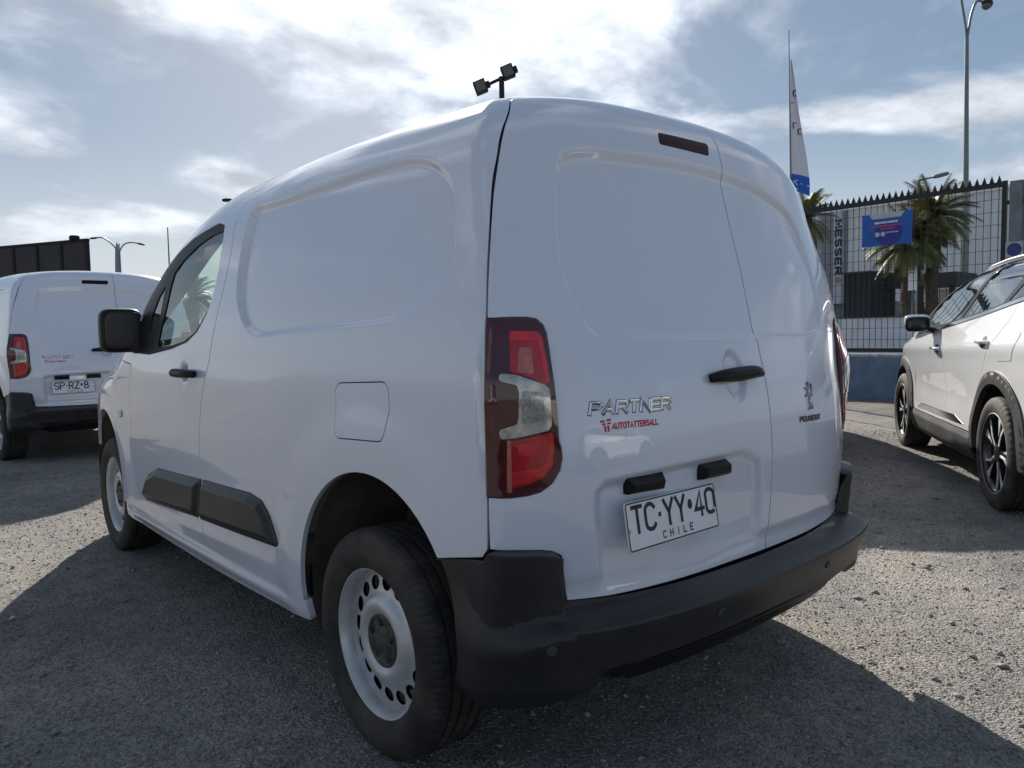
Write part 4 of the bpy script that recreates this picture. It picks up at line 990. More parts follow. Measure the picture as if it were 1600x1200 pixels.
def build_suv():
    car = empty('crossover_car'); AZ, AR = .37, .392
    white = mat('white_pearl_paint', (.74, .745, .75), rough=.25, coat=1.0, coat_r=.03, noise=(1.5, .01))
    dark = mat('dark_trim', (.028, .029, .030), rough=.55, bump=(500, .12, .0006), dirt=((.12, .10, .08), 3, .3))
    gloss = mat('gloss_black_trim', (.010, .010, .011), rough=.15)
    tint = glass_mat('car_glass', (.70, .74, .72), .12, 3.0)
    belt = Spline([-.75, -.36, -.05, .31, .88, 1.5, 2.1], [1.26, 1.212, 1.184, 1.150, 1.106, 1.063, 1.02])
    top = Spline([-.75, -.45, 0, .5, 1.05, 1.37, 1.64, 1.9, 2.12], [1.26, 1.345, 1.410, 1.428, 1.412, 1.368, 1.288, 1.17, 1.035])
    D0 = lambda uv: .012*np.exp(-((uv[:, 1]-.93-.05*(1-uv[:, 0]/2.6))/.06)**2)-.010*np.exp(-((uv[:, 1]-.62)/.10)**2)*sstep(.5, .9, uv[:, 0])*sstep(2.1, 1.7, uv[:, 0])
    def arcp(yc, R, a0, a1, n=22): return np.array([(yc+R*math.cos(math.radians(a0+(a1-a0)*k/n)), AZ+R*math.sin(math.radians(a0+(a1-a0)*k/n))) for k in range(n+1)])
    WB = 2.617; ZC = .405; RO = .462
    for side in (-1, 1):
        ch = SideChart(F_suv, side, z1=1.02, x0=.22, rho=.42)
        s1 = np.array([(2.02, ZC), (2.10, .60), (2.11, .85), (2.05, float(belt(2.05))-.008)])
        s2 = np.array([(1.09, ZC), (1.13, .68), (1.14, .9), (1.12, float(belt(1.12))-.008)])
        s3 = np.concatenate([[(.458, ZC)], arcp(0, RO, 6, 48, 8), [(.22, .86), (.10, .99), (-.06, 1.10), (-.10, float(belt(-.10))-.008)]])
        bl = lambda a, b, n=14: np.array([(q, float(belt(q))-.008) for q in np.linspace(a, b, n)])
        fa = arcp(WB, RO, 175, 35)
        hood = ch.inv(TopChart(F_suv).map(np.array([(side*-1*-1*.70 if side > 0 else -.70, q) for q in np.linspace(2.28, 3.05, 14)])))
        fend = np.concatenate([s1, [(2.14, float(belt(2.14))-.008)], hood, [(3.08, .60)], fa[::-1][:-1], [(2.16, ZC)]])
        panel('front_fender', ch, clean_loop(fend, .004), white, car, D=D0, sp=.035, edge=.02)
        panel('front_door', ch, np.concatenate([s2, bl(1.12, 2.05)[1:], s1[::-1][1:]]), white, car, D=D0, sp=.035, edge=.02)
        panel('rear_door', ch, np.concatenate([s3, bl(-.10, 1.12)[1:], s2[::-1][1:]]), white, car, D=D0, sp=.035, edge=.02)
        ra = arcp(0, RO, 48, 172, 20)
        TC = TopChart(F_suv)
        rails = ch.inv(TC.map(np.array([(side*.50, q) for q in np.linspace(-.55, 1.45, 24)])))
        qend = np.array([(-.56, .60), (-.62, .80), (-.62, 1.0), (-.60, 1.15), (-.58, 1.30)])
        qu = np.concatenate([s3[::-1][:5], ra[1:], qend, bl(-.50, -.10, 5)])
        panel('rear_quarter', ch, clean_loop(qu, .004), white, car, D=D0, sp=.035, edge=.02)
        # roof side rail above the windows
        tp = np.array([(q, float(top(q))+.008) for q in np.linspace(-.62, 2.10, 40)])
        wsx2 = lambda q: float(np.interp(q, [1.42, 2.26], [.50, .68]))
        pil = ch.inv(TC.map(np.array([(side*wsx2(q), q) for q in np.linspace(1.45, 2.26, 16)])))
        panel('roof_side', ch, clean_loop(np.concatenate([tp, [(2.14, 1.03)], pil[::-1], rails[::-1], [(-.572, 1.42), (-.602, 1.33)]]), .004), white, car, sp=.035, edge=.02, gap=.001)
        # windows
        dlo = np.concatenate([[(q, float(belt(q))) for q in np.linspace(-.70, 2.10, 34)], [(q, float(top(q))) for q in np.linspace(2.08, -.68, 40)]])
        def pane(y0b, y1b, y0t, y1t):
            L = [(q, float(belt(q))+.022) for q in np.linspace(y0b, y1b, 10)]+[(q, max(float(top(q))-.022, float(belt(q))+.03)) for q in np.linspace(y1t, y0t, 12)]
            return dense(round_poly(L, .006, 2), .02, True)
        panes = [pane(1.00, 1.93, .66, 1.80), pane(.20, .93, -.10, .58), pane(-.50, .12, -.42, -.20)]
        panel('window_frame', ch, dlo, gloss, car, D=D_const(-.004), holes=panes, gap=0, sp=.05, depth=.004, edge=.02)
        for p_ in panes: panel('window_glass', ch, p_, tint, car, D=D_const(-.008), gap=-.003, flange=False, sp=.06, edge=.03)
        panel('belt_trim', ch, np.concatenate([[(q, float(belt(q))-.006) for q in np.linspace(-.70, 2.08, 34)], [(q, float(belt(q))+.010) for q in np.linspace(2.08, -.70, 34)]]), M_CHROME, car, D=D_const(.004), gap=0, sp=.02, depth=.006, edge=.03)
        # arch and sill cladding
        for yc, a0, a1 in ((0.0, -8, 190), (WB, -8, 190)):
            ring = np.concatenate([arcp(yc, RO+.004, a0, a1, 40), arcp(yc, AR, a1, a0, 40)])
            panel('arch_cladding', ch, ring, dark, car, D=lambda uv, yc=yc: .010+.010*sstep(RO, RO-.02, np.hypot(uv[:, 0]-yc, uv[:, 1]-AZ)), gap=0, sp=.022, depth=.03, rim=.004, edge=.02)
        sl = np.array([(.44, .215), (2.18, .215), (2.165, ZC-.006), (.455, ZC-.006)])
        panel('sill_cladding', ch, sl, dark, car, D=lambda uv: .004+.016*sstep(ZC, ZC-.04, uv[:, 1])-.03*sstep(.27, .21, uv[:, 1]), gap=0, sp=.025, depth=.02)
        panel('sill_trim', ch, np.array([(.62, .438), (1.98, .432), (1.86, .474), (.85, .484)]), M_CHROME, car, D=lambda uv: D0(uv)+.003, gap=0, sp=.025, depth=.004, rim=.003)
        for yc in (0.0, WB):
            V = []; Fc = []; n = 30
            for k in range(n+1):
                a = math.radians(-28+236*k/n)
                for x in (.855, .52): V.append((side*x, yc+(AR+.008)*math.cos(a), AZ+(AR+.008)*math.sin(a)))
            for k in range(n): Fc.append((k*2, k*2+1, k*2+3, k*2+2))
            c = len(V); V.append((side*.52, yc, AZ))
            for k in range(n): Fc.append((k*2+1, c, k*2+3))
            mesh_obj('wheel_well', V, Fc, M_UNDER, car)
        # handles, mirror, roof rail
        for yy, zz in ((1.30, .945), (.22, 1.005)):
            P, N_ = ch.frame(np.array([(yy-.10, zz), (yy-.06, zz), (yy, zz), (yy+.06, zz), (yy+.10, zz)]), D0)
            q = curve_through([Vector(a+b*o) for a, b, o in zip(P, N_, (.004, .026, .030, .026, .004))], .012)
            tube_obj('door_handle', [Vector(k) for k in q], .013, M_CHROME if False else white, car, n=12)
            cup = np.array([(yy+.055*math.cos(t), zz+.034*math.sin(t)) for t in np.linspace(0, 2*math.pi, 22, endpoint=False)])
            panel('handle_recess_shade', ch, cup, dark, car, D=lambda uv: D0(uv)+.0012, gap=0, sp=.02, depth=.001)  # flat dark disc paints the shade of a hollow behind the handle
        mo = superbox('door_mirror', (side*.975, 1.54, 1.135), (.088, .058, .062), (.5, .5), gloss, car, rot=Matrix.Rotation(side*.12, 3, 'Z'))
        superbox('mirror_cap', (side*.978, 1.555, 1.160), (.090, .060, .050), (.5, .5), white, mo, rot=Matrix.Rotation(side*.12, 3, 'Z'))
        tube_obj('mirror_arm', [(side*.80, 1.60, 1.075), (side*.90, 1.57, 1.09)], .025, gloss, car)
        rr = TC.map(np.array([(side*.55, q) for q in np.linspace(-.45, 1.35, 15)])); rr[:, 2] += np.array([.004]+[.030]*13+[.004])
        tube_obj('roof_rail', [Vector(q) for q in curve_through(rr, .05)], .014, mat('roof_rail_metal', (.45, .46, .47), rough=.3, metal=.8) if side < 0 else MATS['roof_rail_metal'], car, n=10)
        fl = ch.inv(ch.map(np.array([(-.06, 1.055), (-.34, 1.06), (-.26, .91), (-.03, .90)])))
        panel('fuel_flap', ch, round_poly(fl, .02), white, car, D=lambda uv: D0(uv)+.0025, gap=0, sp=.03, depth=.004)
    TC = TopChart(F_suv); RC = RearChart(F_suv, a=.45, y0=-.25, zb=1.0, rho=.4)
    panel('roof', TC, np.array([(-.50, -.55), (.50, -.55), (.50, 1.42), (-.50, 1.42)]), white, car, sp=.08, edge=.05, gap=.001)
    panel('windscreen', TC, np.array([(-.50, 1.425), (.50, 1.425), (.68, 2.26), (-.68, 2.26)]), tint, car, sp=.08, edge=.05, flange=False)
    panel('bonnet', TC, np.array([(-.70, 2.27), (.70, 2.27), (.69, 3.05), (.5, 3.16), (-.5, 3.16), (-.69, 3.05)]), white, car, sp=.06, edge=.04)
    class FC(RearChart):
        def rays(s, uv):
            O, d = RearChart.rays(s, uv); O[:, 1] *= -1; d[:, 1] *= -1; return O, d
        def inv(s, P): Q = np.atleast_2d(P).copy(); Q[:, 1] *= -1; return RearChart.inv(s, Q)
    fc = FC(F_suv, a=.4, y0=-2.75, zb=.75, rho=.4)
    chl = SideChart(F_suv, -1, z1=1.02, x0=.22, rho=.42)
    lf = fc.inv(chl.map(np.array([(3.07, .22), (3.08, .45), (3.08, .60), (3.06, .80)]))); ft = fc.inv(TC.map(np.array([(-.69, 3.06), (-.5, 3.17), (0, 3.17)])))
    L = np.concatenate([lf, ft]); L = np.concatenate([L, mir(L)[::-1][1:]])
    panel('front_bumper', fc, L, white, car, sp=.06, edge=.04)
    panel('front_grille', fc, round_poly([(-.6, .30), (.6, .30), (.62, .60), (-.62, .60)], .05), gloss, car, D=D_const(.005), sp=.06, edge=.04)
    rb = RC.inv(chl.map(np.array([(-.455, .22), (-.47, .40), (-.56, .60)])))
    Lb = np.concatenate([rb, [(-.6, .62), (0, .62)]]); Lb = np.concatenate([Lb, mir(Lb)[::-1][1:]])
    panel('rear_bumper', RC, Lb, dark, car, D=D_const(.015), sp=.06, edge=.04, depth=.03)
    rt_ = RC.inv(chl.map(np.array([(-.565, .62), (-.625, .80), (-.625, 1.0), (-.622, 1.15), (-.622, 1.25), (-.605, 1.33), (-.575, 1.42)])))
    tpq = RC.inv(TC.map(np.array([(-.50, -.555), (0, -.555)])))
    Lt = np.concatenate([[(0, .63), (-.6, .63)], rt_, tpq]); Lt = np.concatenate([Lt, mir(Lt)[::-1][1:-1]])
    rw = round_poly([(-.62, 1.02), (.62, 1.02), (.52, 1.26), (-.52, 1.26)], .04)
    panel('tailgate', RC, Lt, white, car, sp=.06, edge=.04, holes=[rw], hole_gap=0)
    panel('rear_window', RC, rw, tint, car, D=D_const(-.004), gap=-.004, flange=False, sp=.08)
    for s_ in (-1, 1): panel('tail_lamp', RC, round_poly([(s_*.45, .88), (s_*.80, .89), (s_*.80, .95), (s_*.45, .96)], .015), M_REDD, car, D=D_const(.006), gap=0, sp=.04)
    box_obj('underbody', (0, 1.3, .34), (1.02, 3.7, .18), M_UNDER, car); box_obj('floor_pan', (0, 1.3, .30), (1.66, 1.68, .10), M_UNDER, car)
    box_obj('cabin_floor', (0, 1.0, .72), (1.50, 2.6, .04), M_INT, car)
    for sx in (-.38, .38):
        for sy in (1.05, .15):
            superbox('seat_back', (sx, sy, .98), (.23, .08, .30), (.5, .5), M_SEAT, car); superbox('headrest', (sx, sy-.03, 1.31), (.12, .04, .07), (.5, .5), M_SEAT, car)
    bm = bmesh.new(); prism(bm, [(-.70, 1.75), (.70, 1.75), (.66, 2.2), (-.66, 2.2)], .74, 1.0); bm_obj('dashboard', bm, M_INT, car, bevel=.04, segs=2, smooth=40)
    # alloy wheels
    black = mat('alloy_black', (.016, .016, .017), rough=.25, coat=.5); silver = mat('alloy_silver', (.72, .72, .72), rough=.28, metal=.25)
    w0 = empty('wheel', parent=car)
    make_tyre('tyre', .343, .236, .215, w0, M_TYRE, 192)
    revolve('rim', [(-.096, .232), (-.100, .240), (-.098, .246), (-.092, .246), (-.088, .234), (-.06, .222), (.02, .212), (.09, .24)], 72, black, w0, sharp=50)
    revolve('rim_edge', [(-.0985, .2455), (-.1005, .2420), (-.0965, .2340)], 72, silver, w0)
    revolve('rim_back', [(.0, .215), (.0, .0001)], 40, M_UNDER, w0)
    revolve('hub', [(-.070, .050), (-.082, .048), (-.086, .030), (-.088, .0001)], 30, black, w0, sharp=40)
    def spoke(name, pts, x0, x1, m_):
        bm = bmesh.new(); lo = [bm.verts.new((x1, a, b)) for a, b in pts]; hi = [bm.verts.new((x0, a, b)) for a, b in pts]; n = len(pts)
        bm.faces.new(hi); bm.faces.new(lo[::-1])
        for i in range(n): bm.faces.new((hi[i], lo[i], lo[(i+1) % n], hi[(i+1) % n]))
        return bm_obj(name, bm, m_, w0, bevel=.003, segs=1)
    def pol(r, a): return (r*math.cos(a), r*math.sin(a))
    for k in range(5):
        a = 2*math.pi*k/5+math.pi/2+.12
        spoke('spoke', [pol(.040, a-.55), pol(.130, a-.19), pol(.228, a-.30), pol(.232, a-.02), pol(.150, a-.01), pol(.232, a+.20), pol(.226, a+.34), pol(.120, a+.20), pol(.040, a+.55)], -.076, -.045, black)
        spoke('spoke_face', [pol(.060, a+.05), pol(.140, a+.10), pol(.230, a+.26), pol(.229, a+.33), pol(.118, a+.19), pol(.055, a+.30)], -.0795, -.074, silver)
        spoke('spoke_face', [pol(.105, a-.20), pol(.150, a-.10), pol(.231, a-.06), pol(.229, a-.28), pol(.150, a-.19)], -.0785, -.074, silver)
    used = False
    for side in (-1, 1):
        for yc in (0.0, WB):
            w = copy_tree(w0, car) if used else w0
            used = True
            w.location = (side*.770, yc, .340); w.rotation_euler = (random.uniform(0, 6) if side > 0 else (.2 if yc == 0 else .9), 0, 0 if side < 0 else math.pi)
    return car

# ------------------------------------------------------------------ ground
def vnoise(x, y, seed):
    """smooth value noise"""
    rs = np.random.RandomState(seed); T = rs.rand(256, 256)
    xi, yi = np.floor(x).astype(int), np.floor(y).astype(int); fx, fy = x-xi, y-yi
    fx = fx*fx*(3-2*fx); fy = fy*fy*(3-2*fy); g = lambda a, b: T[a % 256, b % 256]
    return (g(xi, yi)*(1-fx)+g(xi+1, yi)*fx)*(1-fy)+(g(xi, yi+1)*(1-fx)+g(xi+1, yi+1)*fx)*fy
def gz(x, y):
    x = np.asarray(x, float); y = np.asarray(y, float)
    return .044*sstep(2.0, 3.9, np.hypot(x, y-1.2))
def relief(x, y):
    fade = sstep(14, 7, np.hypot(x-1, y-2))
    return fade*((vnoise(x*1.7, y*1.7, 3)-.5)*.012+(vnoise(x*6, y*6, 5)-.5)*.009+(vnoise(x*17, y*17, 7)-.5)*.007)
M_GRAVEL = bpy.data.materials.new('gravel'); M_GRAVEL.use_nodes = True
def build_gravel(m, stones=False):
    nt = m.node_tree; N = nt.nodes; L = nt.links; b = N['Principled BSDF']; b.inputs['Roughness'].default_value = .92; b.inputs['Specular IOR Level'].default_value = .25
    geo = N.new('ShaderNodeNewGeometry'); pos = geo.outputs['Position']
    def noise(sc, det=4, ro=.55):
        n = N.new('ShaderNodeTexNoise'); n.inputs['Scale'].default_value = sc; n.inputs['Detail'].default_value = det; n.inputs['Roughness'].default_value = ro; L.new(pos, n.inputs['Vector']); return n.outputs['Fac']
    def rng(v, a, c, d, e):
        r = N.new('ShaderNodeMapRange'); L.new(v, r.inputs['Value'])
        for k, q in zip(('From Min', 'From Max', 'To Min', 'To Max'), (a, c, d, e)): r.inputs[k].default_value = q
        return r.outputs[0]
    def mul(a, c):
        q = N.new('ShaderNodeMath'); q.operation = 'MULTIPLY'; L.new(a, q.inputs[0])
        if isinstance(c, float): q.inputs[1].default_value = c
        else: L.new(c, q.inputs[1])
        return q.outputs[0]
    vo = N.new('ShaderNodeTexVoronoi'); vo.inputs['Scale'].default_value = 105; L.new(pos, vo.inputs['Vector'])
    vo2 = N.new('ShaderNodeTexVoronoi'); vo2.inputs['Scale'].default_value = 230; L.new(pos, vo2.inputs['Vector'])
    sepc = N.new('ShaderNodeSeparateColor'); L.new(vo.outputs['Color'], sepc.inputs[0])
    br = mul(rng(sepc.outputs[0], 0, 1, .66, 1.32), rng(noise(.8, 6), .3, .7, .74, 1.22))
    br = mul(br, rng(noise(9, 4), .3, .7, .85, 1.15))
    ramp = N.new('ShaderNodeMix'); ramp.data_type = 'RGBA'; ramp.inputs['A'].default_value = (.236, .229, .222, 1); ramp.inputs['B'].default_value = (.264, .243, .218, 1)
    L.new(rng(noise(1.6, 5), .35, .65, 0, 1), ramp.inputs['Factor'])
    sc = N.new('ShaderNodeVectorMath'); sc.operation = 'SCALE'; L.new(ramp.outputs['Result'], sc.inputs[0]); L.new(br, sc.inputs['Scale'])
    L.new(sc.outputs[0], b.inputs['Base Color'])
    if not stones:
        dm = N.new('ShaderNodeMath'); dm.operation = 'ADD'; L.new(vo.outputs['Distance'], dm.inputs[0]); L.new(mul(vo2.outputs['Distance'], .5), dm.inputs[1])
        bp = N.new('ShaderNodeBump'); bp.inputs['Strength'].default_value = 1.0; bp.inputs['Distance'].default_value = .0075; bp.invert = True
        L.new(dm.outputs[0], bp.inputs['Height']); L.new(bp.outputs[0], b.inputs['Normal'])
build_gravel(M_GRAVEL)
def build_ground():
    def axis(lo, hi, step):
        c = list(np.arange(lo, hi+step/2, step)); s = step; a, b = c[0], c[-1]
        while a > -900:
            s *= 1.35; a -= s; b += s; c = [a]+c+[b]
        return np.array(c)
    X, Y = axis(-4.2, 7.0, .045), axis(-2.6, 6.8, .045)
    gx, gy = np.meshgrid(X, Y, indexing='ij'); z = gz(gx, gy)+relief(gx, gy)
    nx, ny = len(X), len(Y); V = np.stack([gx.ravel(), gy.ravel(), z.ravel()], 1)
    i, j = np.meshgrid(np.arange(nx-1), np.arange(ny-1), indexing='ij'); a = (i*ny+j).ravel()
    Fc = np.stack([a, a+ny, a+ny+1, a+1], 1)
    me = bpy.data.meshes.new('ground'); me.vertices.add(len(V)); me.vertices.foreach_set('co', V.ravel())
    me.loops.add(Fc.size); me.loops.foreach_set('vertex_index', Fc.ravel()); me.polygons.add(len(Fc)); me.polygons.foreach_set('loop_start', np.arange(0, Fc.size, 4))
    me.polygons.foreach_set('use_smooth', np.ones(len(Fc), bool)); me.update(calc_edges=True); me.validate(); me.materials.append(M_GRAVEL)
    tag(link(bpy.data.objects.new('ground', me)), kind='structure')
def build_stones(n=120000, seed=11):
    rs = np.random.RandomState(seed)
    # spread over the yard, thinning out with distance from where the picture was taken
    N0 = n*5; px = rs.uniform(-3.8, 6.5, N0); py = rs.uniform(-2.4, 6.2, N0)
    dd = np.hypot(px-CAMP[0], py-CAMP[1]); keep = rs.rand(N0) < np.clip((2.3/np.maximum(dd, .8))**1.7, 0, 1)
    px, py = px[keep][:n], py[keep][:n]; n = len(px)
    dd = np.hypot(px-CAMP[0], py-CAMP[1])
    r = .0022+.0032*rs.rand(n)**2+np.where(rs.rand(n) < .012, rs.uniform(.004, .011, n), 0); r *= np.clip(.75+.10*dd, 1, 1.5)
    big = rs.rand(n) < .0006; r = np.where(big & (dd > .9), rs.uniform(.010, .020, n), r)
    base = np.array([(1, 0, 0), (0, 1, 0), (-1, 0, 0), (0, -1, 0), (0, 0, 1), (0, 0, -1)], float)
    f = np.array([(0, 1, 4), (1, 2, 4), (2, 3, 4), (3, 0, 4), (1, 0, 5), (2, 1, 5), (3, 2, 5), (0, 3, 5)])
    P = base[None]*(1+rs.uniform(-.32, .32, (n, 6, 3)))+rs.uniform(-.22, .22, (n, 6, 3))
    a = rs.uniform(0, 6.283, n); ca, sa = np.cos(a), np.sin(a); sx = rs.uniform(.8, 1.5, n); sz = rs.uniform(.45, .85, n)
    x = P[:, :, 0]*sx[:, None]; y = P[:, :, 1]; tl = rs.uniform(-.4, .4, n)
    z = P[:, :, 2]*sz[:, None]+tl[:, None]*x
    Q = np.stack([x*ca[:, None]-y*sa[:, None], x*sa[:, None]+y*ca[:, None], z], 2)*r[:, None, None]
    Q[:, :, 0] += px[:, None]; Q[:, :, 1] += py[:, None]; Q[:, :, 2] += (gz(px, py)+relief(px, py)+r*.25)[:, None]
    Fc = (f[None]+6*np.arange(n)[:, None, None]).reshape(-1, 3)
    me = bpy.data.meshes.new('gravel_stones'); me.vertices.add(n*6); me.vertices.foreach_set('co', Q.ravel())
    me.loops.add(Fc.size); me.loops.foreach_set('vertex_index', Fc.ravel()); me.polygons.add(len(Fc)); me.polygons.foreach_set('loop_start', np.arange(0, Fc.size, 3))
    me.update(calc_edges=True)
    m = bpy.data.materials.new('gravel_stone'); m.use_nodes = True; build_gravel(m, True); me.materials.append(m)
    tag(link(bpy.data.objects.new('gravel', me)), 'loose grey gravel stones lying all over the yard', 'gravel', kind='stuff')
build_ground(); build_stones()

# ------------------------------------------------------------------ vehicles
van1 = build_van(); wheel_set(van1, make_steel_wheel(van1))
for sgn in (-1, 1): pass
tag(van1, 'white panel van with number plate TC YY 40 and silver steel wheels', 'van', 'vehicles parked in the yard')
van2 = copy_tree(van1)
make_plate(van1, 'TC.YYo40'); make_plate(van2, 'SP.RZo8')
van2.location = (-.070, 6.877, .044); van2.rotation_euler = (0, 0, .0691)
tag(van2, 'white panel van with number plate SP RZ parked ahead of another van', 'van', 'vehicles parked in the yard')
suv1 = build_suv(); SH = 1.0009
suv1.location = (3.752, -1.0048, .044); suv1.rotation_euler = (0, 0, -SH)
tag(suv1, 'white crossover car with black wheel arches and two tone alloy wheels facing the fence', 'car', 'vehicles parked in the yard')
def suv_copy(local, world, heading, label):
    c, s = math.cos(heading), math.sin(heading); o = copy_tree(suv1)
    o.location = (world[0]-(local[0]*c+local[1]*s), world[1]-(-local[0]*s+local[1]*c), .044); o.rotation_euler = (0, 0, -heading); o['label'] = label; return o
hid = at_plane([(1309, 722)], 2, .044)[0]
suv2 = suv_copy((.87, -.30), hid, SH-.07, 'dark grey car almost hidden behind the white van, its rear corner just showing')
M_DKP = mat('dark_grey_paint', (.020, .024, .026), rough=.3, coat=1.0, coat_r=.03)
for ch_ in suv2.children:
    if ch_.type == 'MESH' and ch_.material_slots and ch_.material_slots[0].material.name == 'white_pearl_paint':
        ch_.material_slots[0].link = 'OBJECT'; ch_.material_slots[0].material = M_DKP
# cars standing across the lane, mirrored in the van's paint
suv_copy((0, 0), (-5.4, 1.6), math.pi+.05, 'white crossover car parked across the lane, mirrored in the van side')
suv_copy((0, 0), (-5.2, -4.2), math.pi-.05, 'white crossover car parked across the lane behind the photographer')
suv_copy((0, 0), (.9, -7.4), math.pi/2+.1, 'white crossover car parked crosswise behind the van')

# ------------------------------------------------------------------ wall and fence towards the street
XF = 10.11
M_BLUE = mat('blue_wall_paint', (.135, .205, .285), rough=.8, noise=(5, .22), dirt=((.16, .17, .18), 7, .55), bump=(45, .4, .006))
M_CAP = mat('bare_plaster', (.42, .44, .46), rough=.9, noise=(9, .2), dirt=((.12, .17, .24), 12, .8), bump=(60, .5, .006))
M_FEN = mat('fence_steel', (.025, .026, .028), rough=.5, metal=.3)
M_CONC = mat('grey_post_paint', (.17, .185, .20), rough=.8, noise=(6, .2), dirt=((.09, .09, .09), 8, .5), bump=(40, .3, .004))
wall = empty('yard_wall', (XF, 3.0, .03)); tag(wall, 'low blue painted wall under the spiked mesh fence', 'wall')
box_obj('wall_body', (0.09, 0, .335), (.20, 14.0, .67), M_BLUE, wall)
box_obj('coping', (0.09, 0, .690), (.204, 14.0, .045), M_CAP, wall, bevel=.006)
fence = empty('mesh_fence', (XF, 0, .75)); tag(fence, 'dark steel mesh fence with a row of spikes on its top rail', 'fence')
def fence_section(y0, y1):
    L_ = y1-y0; ym = (y0+y1)/2
    box_obj('top_rail', (0, ym, 2.335), (.05, L_, .065), M_FEN, fence); box_obj('bottom_rail', (0, ym, .055), (.05, L_, .06), M_FEN, fence)
    for yy in (y0-.02, y1+.02): box_obj('fence_post', (0, yy, 1.19), (.055, .055, 2.38), M_FEN, fence)
    n = int(L_/.0915)
    for k in range(n):
        yy = y0+.05+k*.0915
        if 'bar' not in FP:
            FP['bar'] = box_obj('fence_bar', (0, 0, 1.20), (.007, .007, 2.22), M_FEN, fence)
            bm = bmesh.new(); bmesh.ops.create_cone(bm, cap_ends=True, segments=4, radius1=.038, radius2=.002, depth=.10, matrix=Matrix.Translation((0, 0, 2.415)) @ Matrix.Rotation(math.pi/4, 4, 'Z')); FP['spike'] = bm_obj('spike', bm, M_FEN, fence)
            FP['bar'].location = FP['spike'].location = (0, yy, 0)
        else:
            for q in ('bar', 'spike'):
                o = FP[q].copy(); COL.objects.link(o); o.parent = fence; o.location = (0, yy, 0)
    k = 0
    while .22+k*.175 < 2.28:
        box_obj('fence_wire', (0.006, ym, .22+k*.175), (.006, L_, .006), M_FEN, fence); k += 1
FP = {}
fence_section(1.70, 6.2); fence_section(-1.2, 1.36)
post = empty('gate_post', (XF, 1.535, .0)); tag(post, 'grey square gate post between two fence sections', 'post')
box_obj('post_shaft', (.03, 0, 1.56), (.15, .155, 3.10), M_CONC, post, bevel=.006)
for zz in (2.83, 1.4):
    for s_ in (-1, 1): box_obj('hinge_bracket', (.0, s_*.105, zz), (.05, .07, .05), M_FEN, post)
sign = empty('round_sign', (XF-.06, 1.535, 2.16)); tag(sign, 'small grey sign with a blue disc fixed to the gate post', 'sign')
box_obj('sign_plate', (0, 0, 0), (.012, .21, .26), mat('sign_grey', (.36, .38, .40), rough=.5), sign, bevel=.004)
bm = bmesh.new(); bmesh.ops.create_cone(bm, cap_ends=True, segments=32, radius1=.088, radius2=.088, depth=.006, matrix=Matrix.Translation((-.008, 0, .02)) @ Matrix.Rotation(math.pi/2, 4, 'Y')); bm_obj('sign_disc', bm, mat('sign_blue', (.020, .045, .19), rough=.4), sign)
# printed banner on the fence
ban = empty('fence_banner', (XF-.03, 3.24, 2.655)); tag(ban, 'blue printed banner tied to the mesh fence', 'banner')
M_BB = mat('banner_blue', (.012, .095, .40), rough=.5, noise=(5, .10)); M_BD = mat('banner_dark_blue', (.020, .030, .24), rough=.5)
M_BG = mat('banner_grey', (.42, .44, .46), rough=.5); M_BW = mat('banner_white', (.72, .73, .76), rough=.5); M_BR = mat('banner_red', (.42, .07, .12), rough=.5)
def flat_yz(name, pts, x, m_, parent, th=.0):
    """sheet in the y/z plane facing -X; y runs to the right of someone in the yard as it falls"""
    return mesh_obj(name, [(x, -a, b) for a, b in pts], [tuple(range(len(pts)))], m_, parent)
bb = box_obj('banner_cloth', (0.004, 0, 0), (.005, .745, .49), M_BB, ban)
flat_yz('banner_disc', [(.03+.20*math.cos(t), -.06+.185*math.sin(t)) for t in np.linspace(0, 2*math.pi, 40, endpoint=False)], -.0025, M_BD, ban)
flat_yz('banner_header', [(-.20, .165), (.21, .165), (.235, .20), (.265, .235), (.27, .244), (-.26, .244), (-.25, .225), (-.225, .18)], -.0035, M_BG, ban)
random.seed(5)
def printed_line(name, a0, a1, z, h, m_):
    V = []; Fc = []; a = a0
    while a < a1:
        w = random.uniform(.008, .016); k = len(V); V += [(-.0040, -a, z), (-.0040, -(a+w), z), (-.0040, -(a+w), z+h), (-.0040, -a, z+h)]; Fc.append((k, k+1, k+2, k+3)); a += w+random.choice((.003, .003, .003, .009))
    tag(mesh_obj(name, V, Fc, m_, ban), kind='stuff')
printed_line('print_line', -.18, .17, .088, .030, M_BW); printed_line('print_line', -.25, .22, .040, .026, M_BR); printed_line('print_line', -.10, .13, -.002, .024, M_BR); printed_line('print_line', .0, .17, -.062, .020, M_BG)
printed_line('print_line', -.08, .08, .192, .016, MATS['sign_grey'])
for a in (-.135, -.050): flat_yz('print_disc', [(a+.036*math.cos(t), -.072+.036*math.sin(t)) for t in np.linspace(0, 2*math.pi, 24, endpoint=False)], -.0040, M_BG, ban)

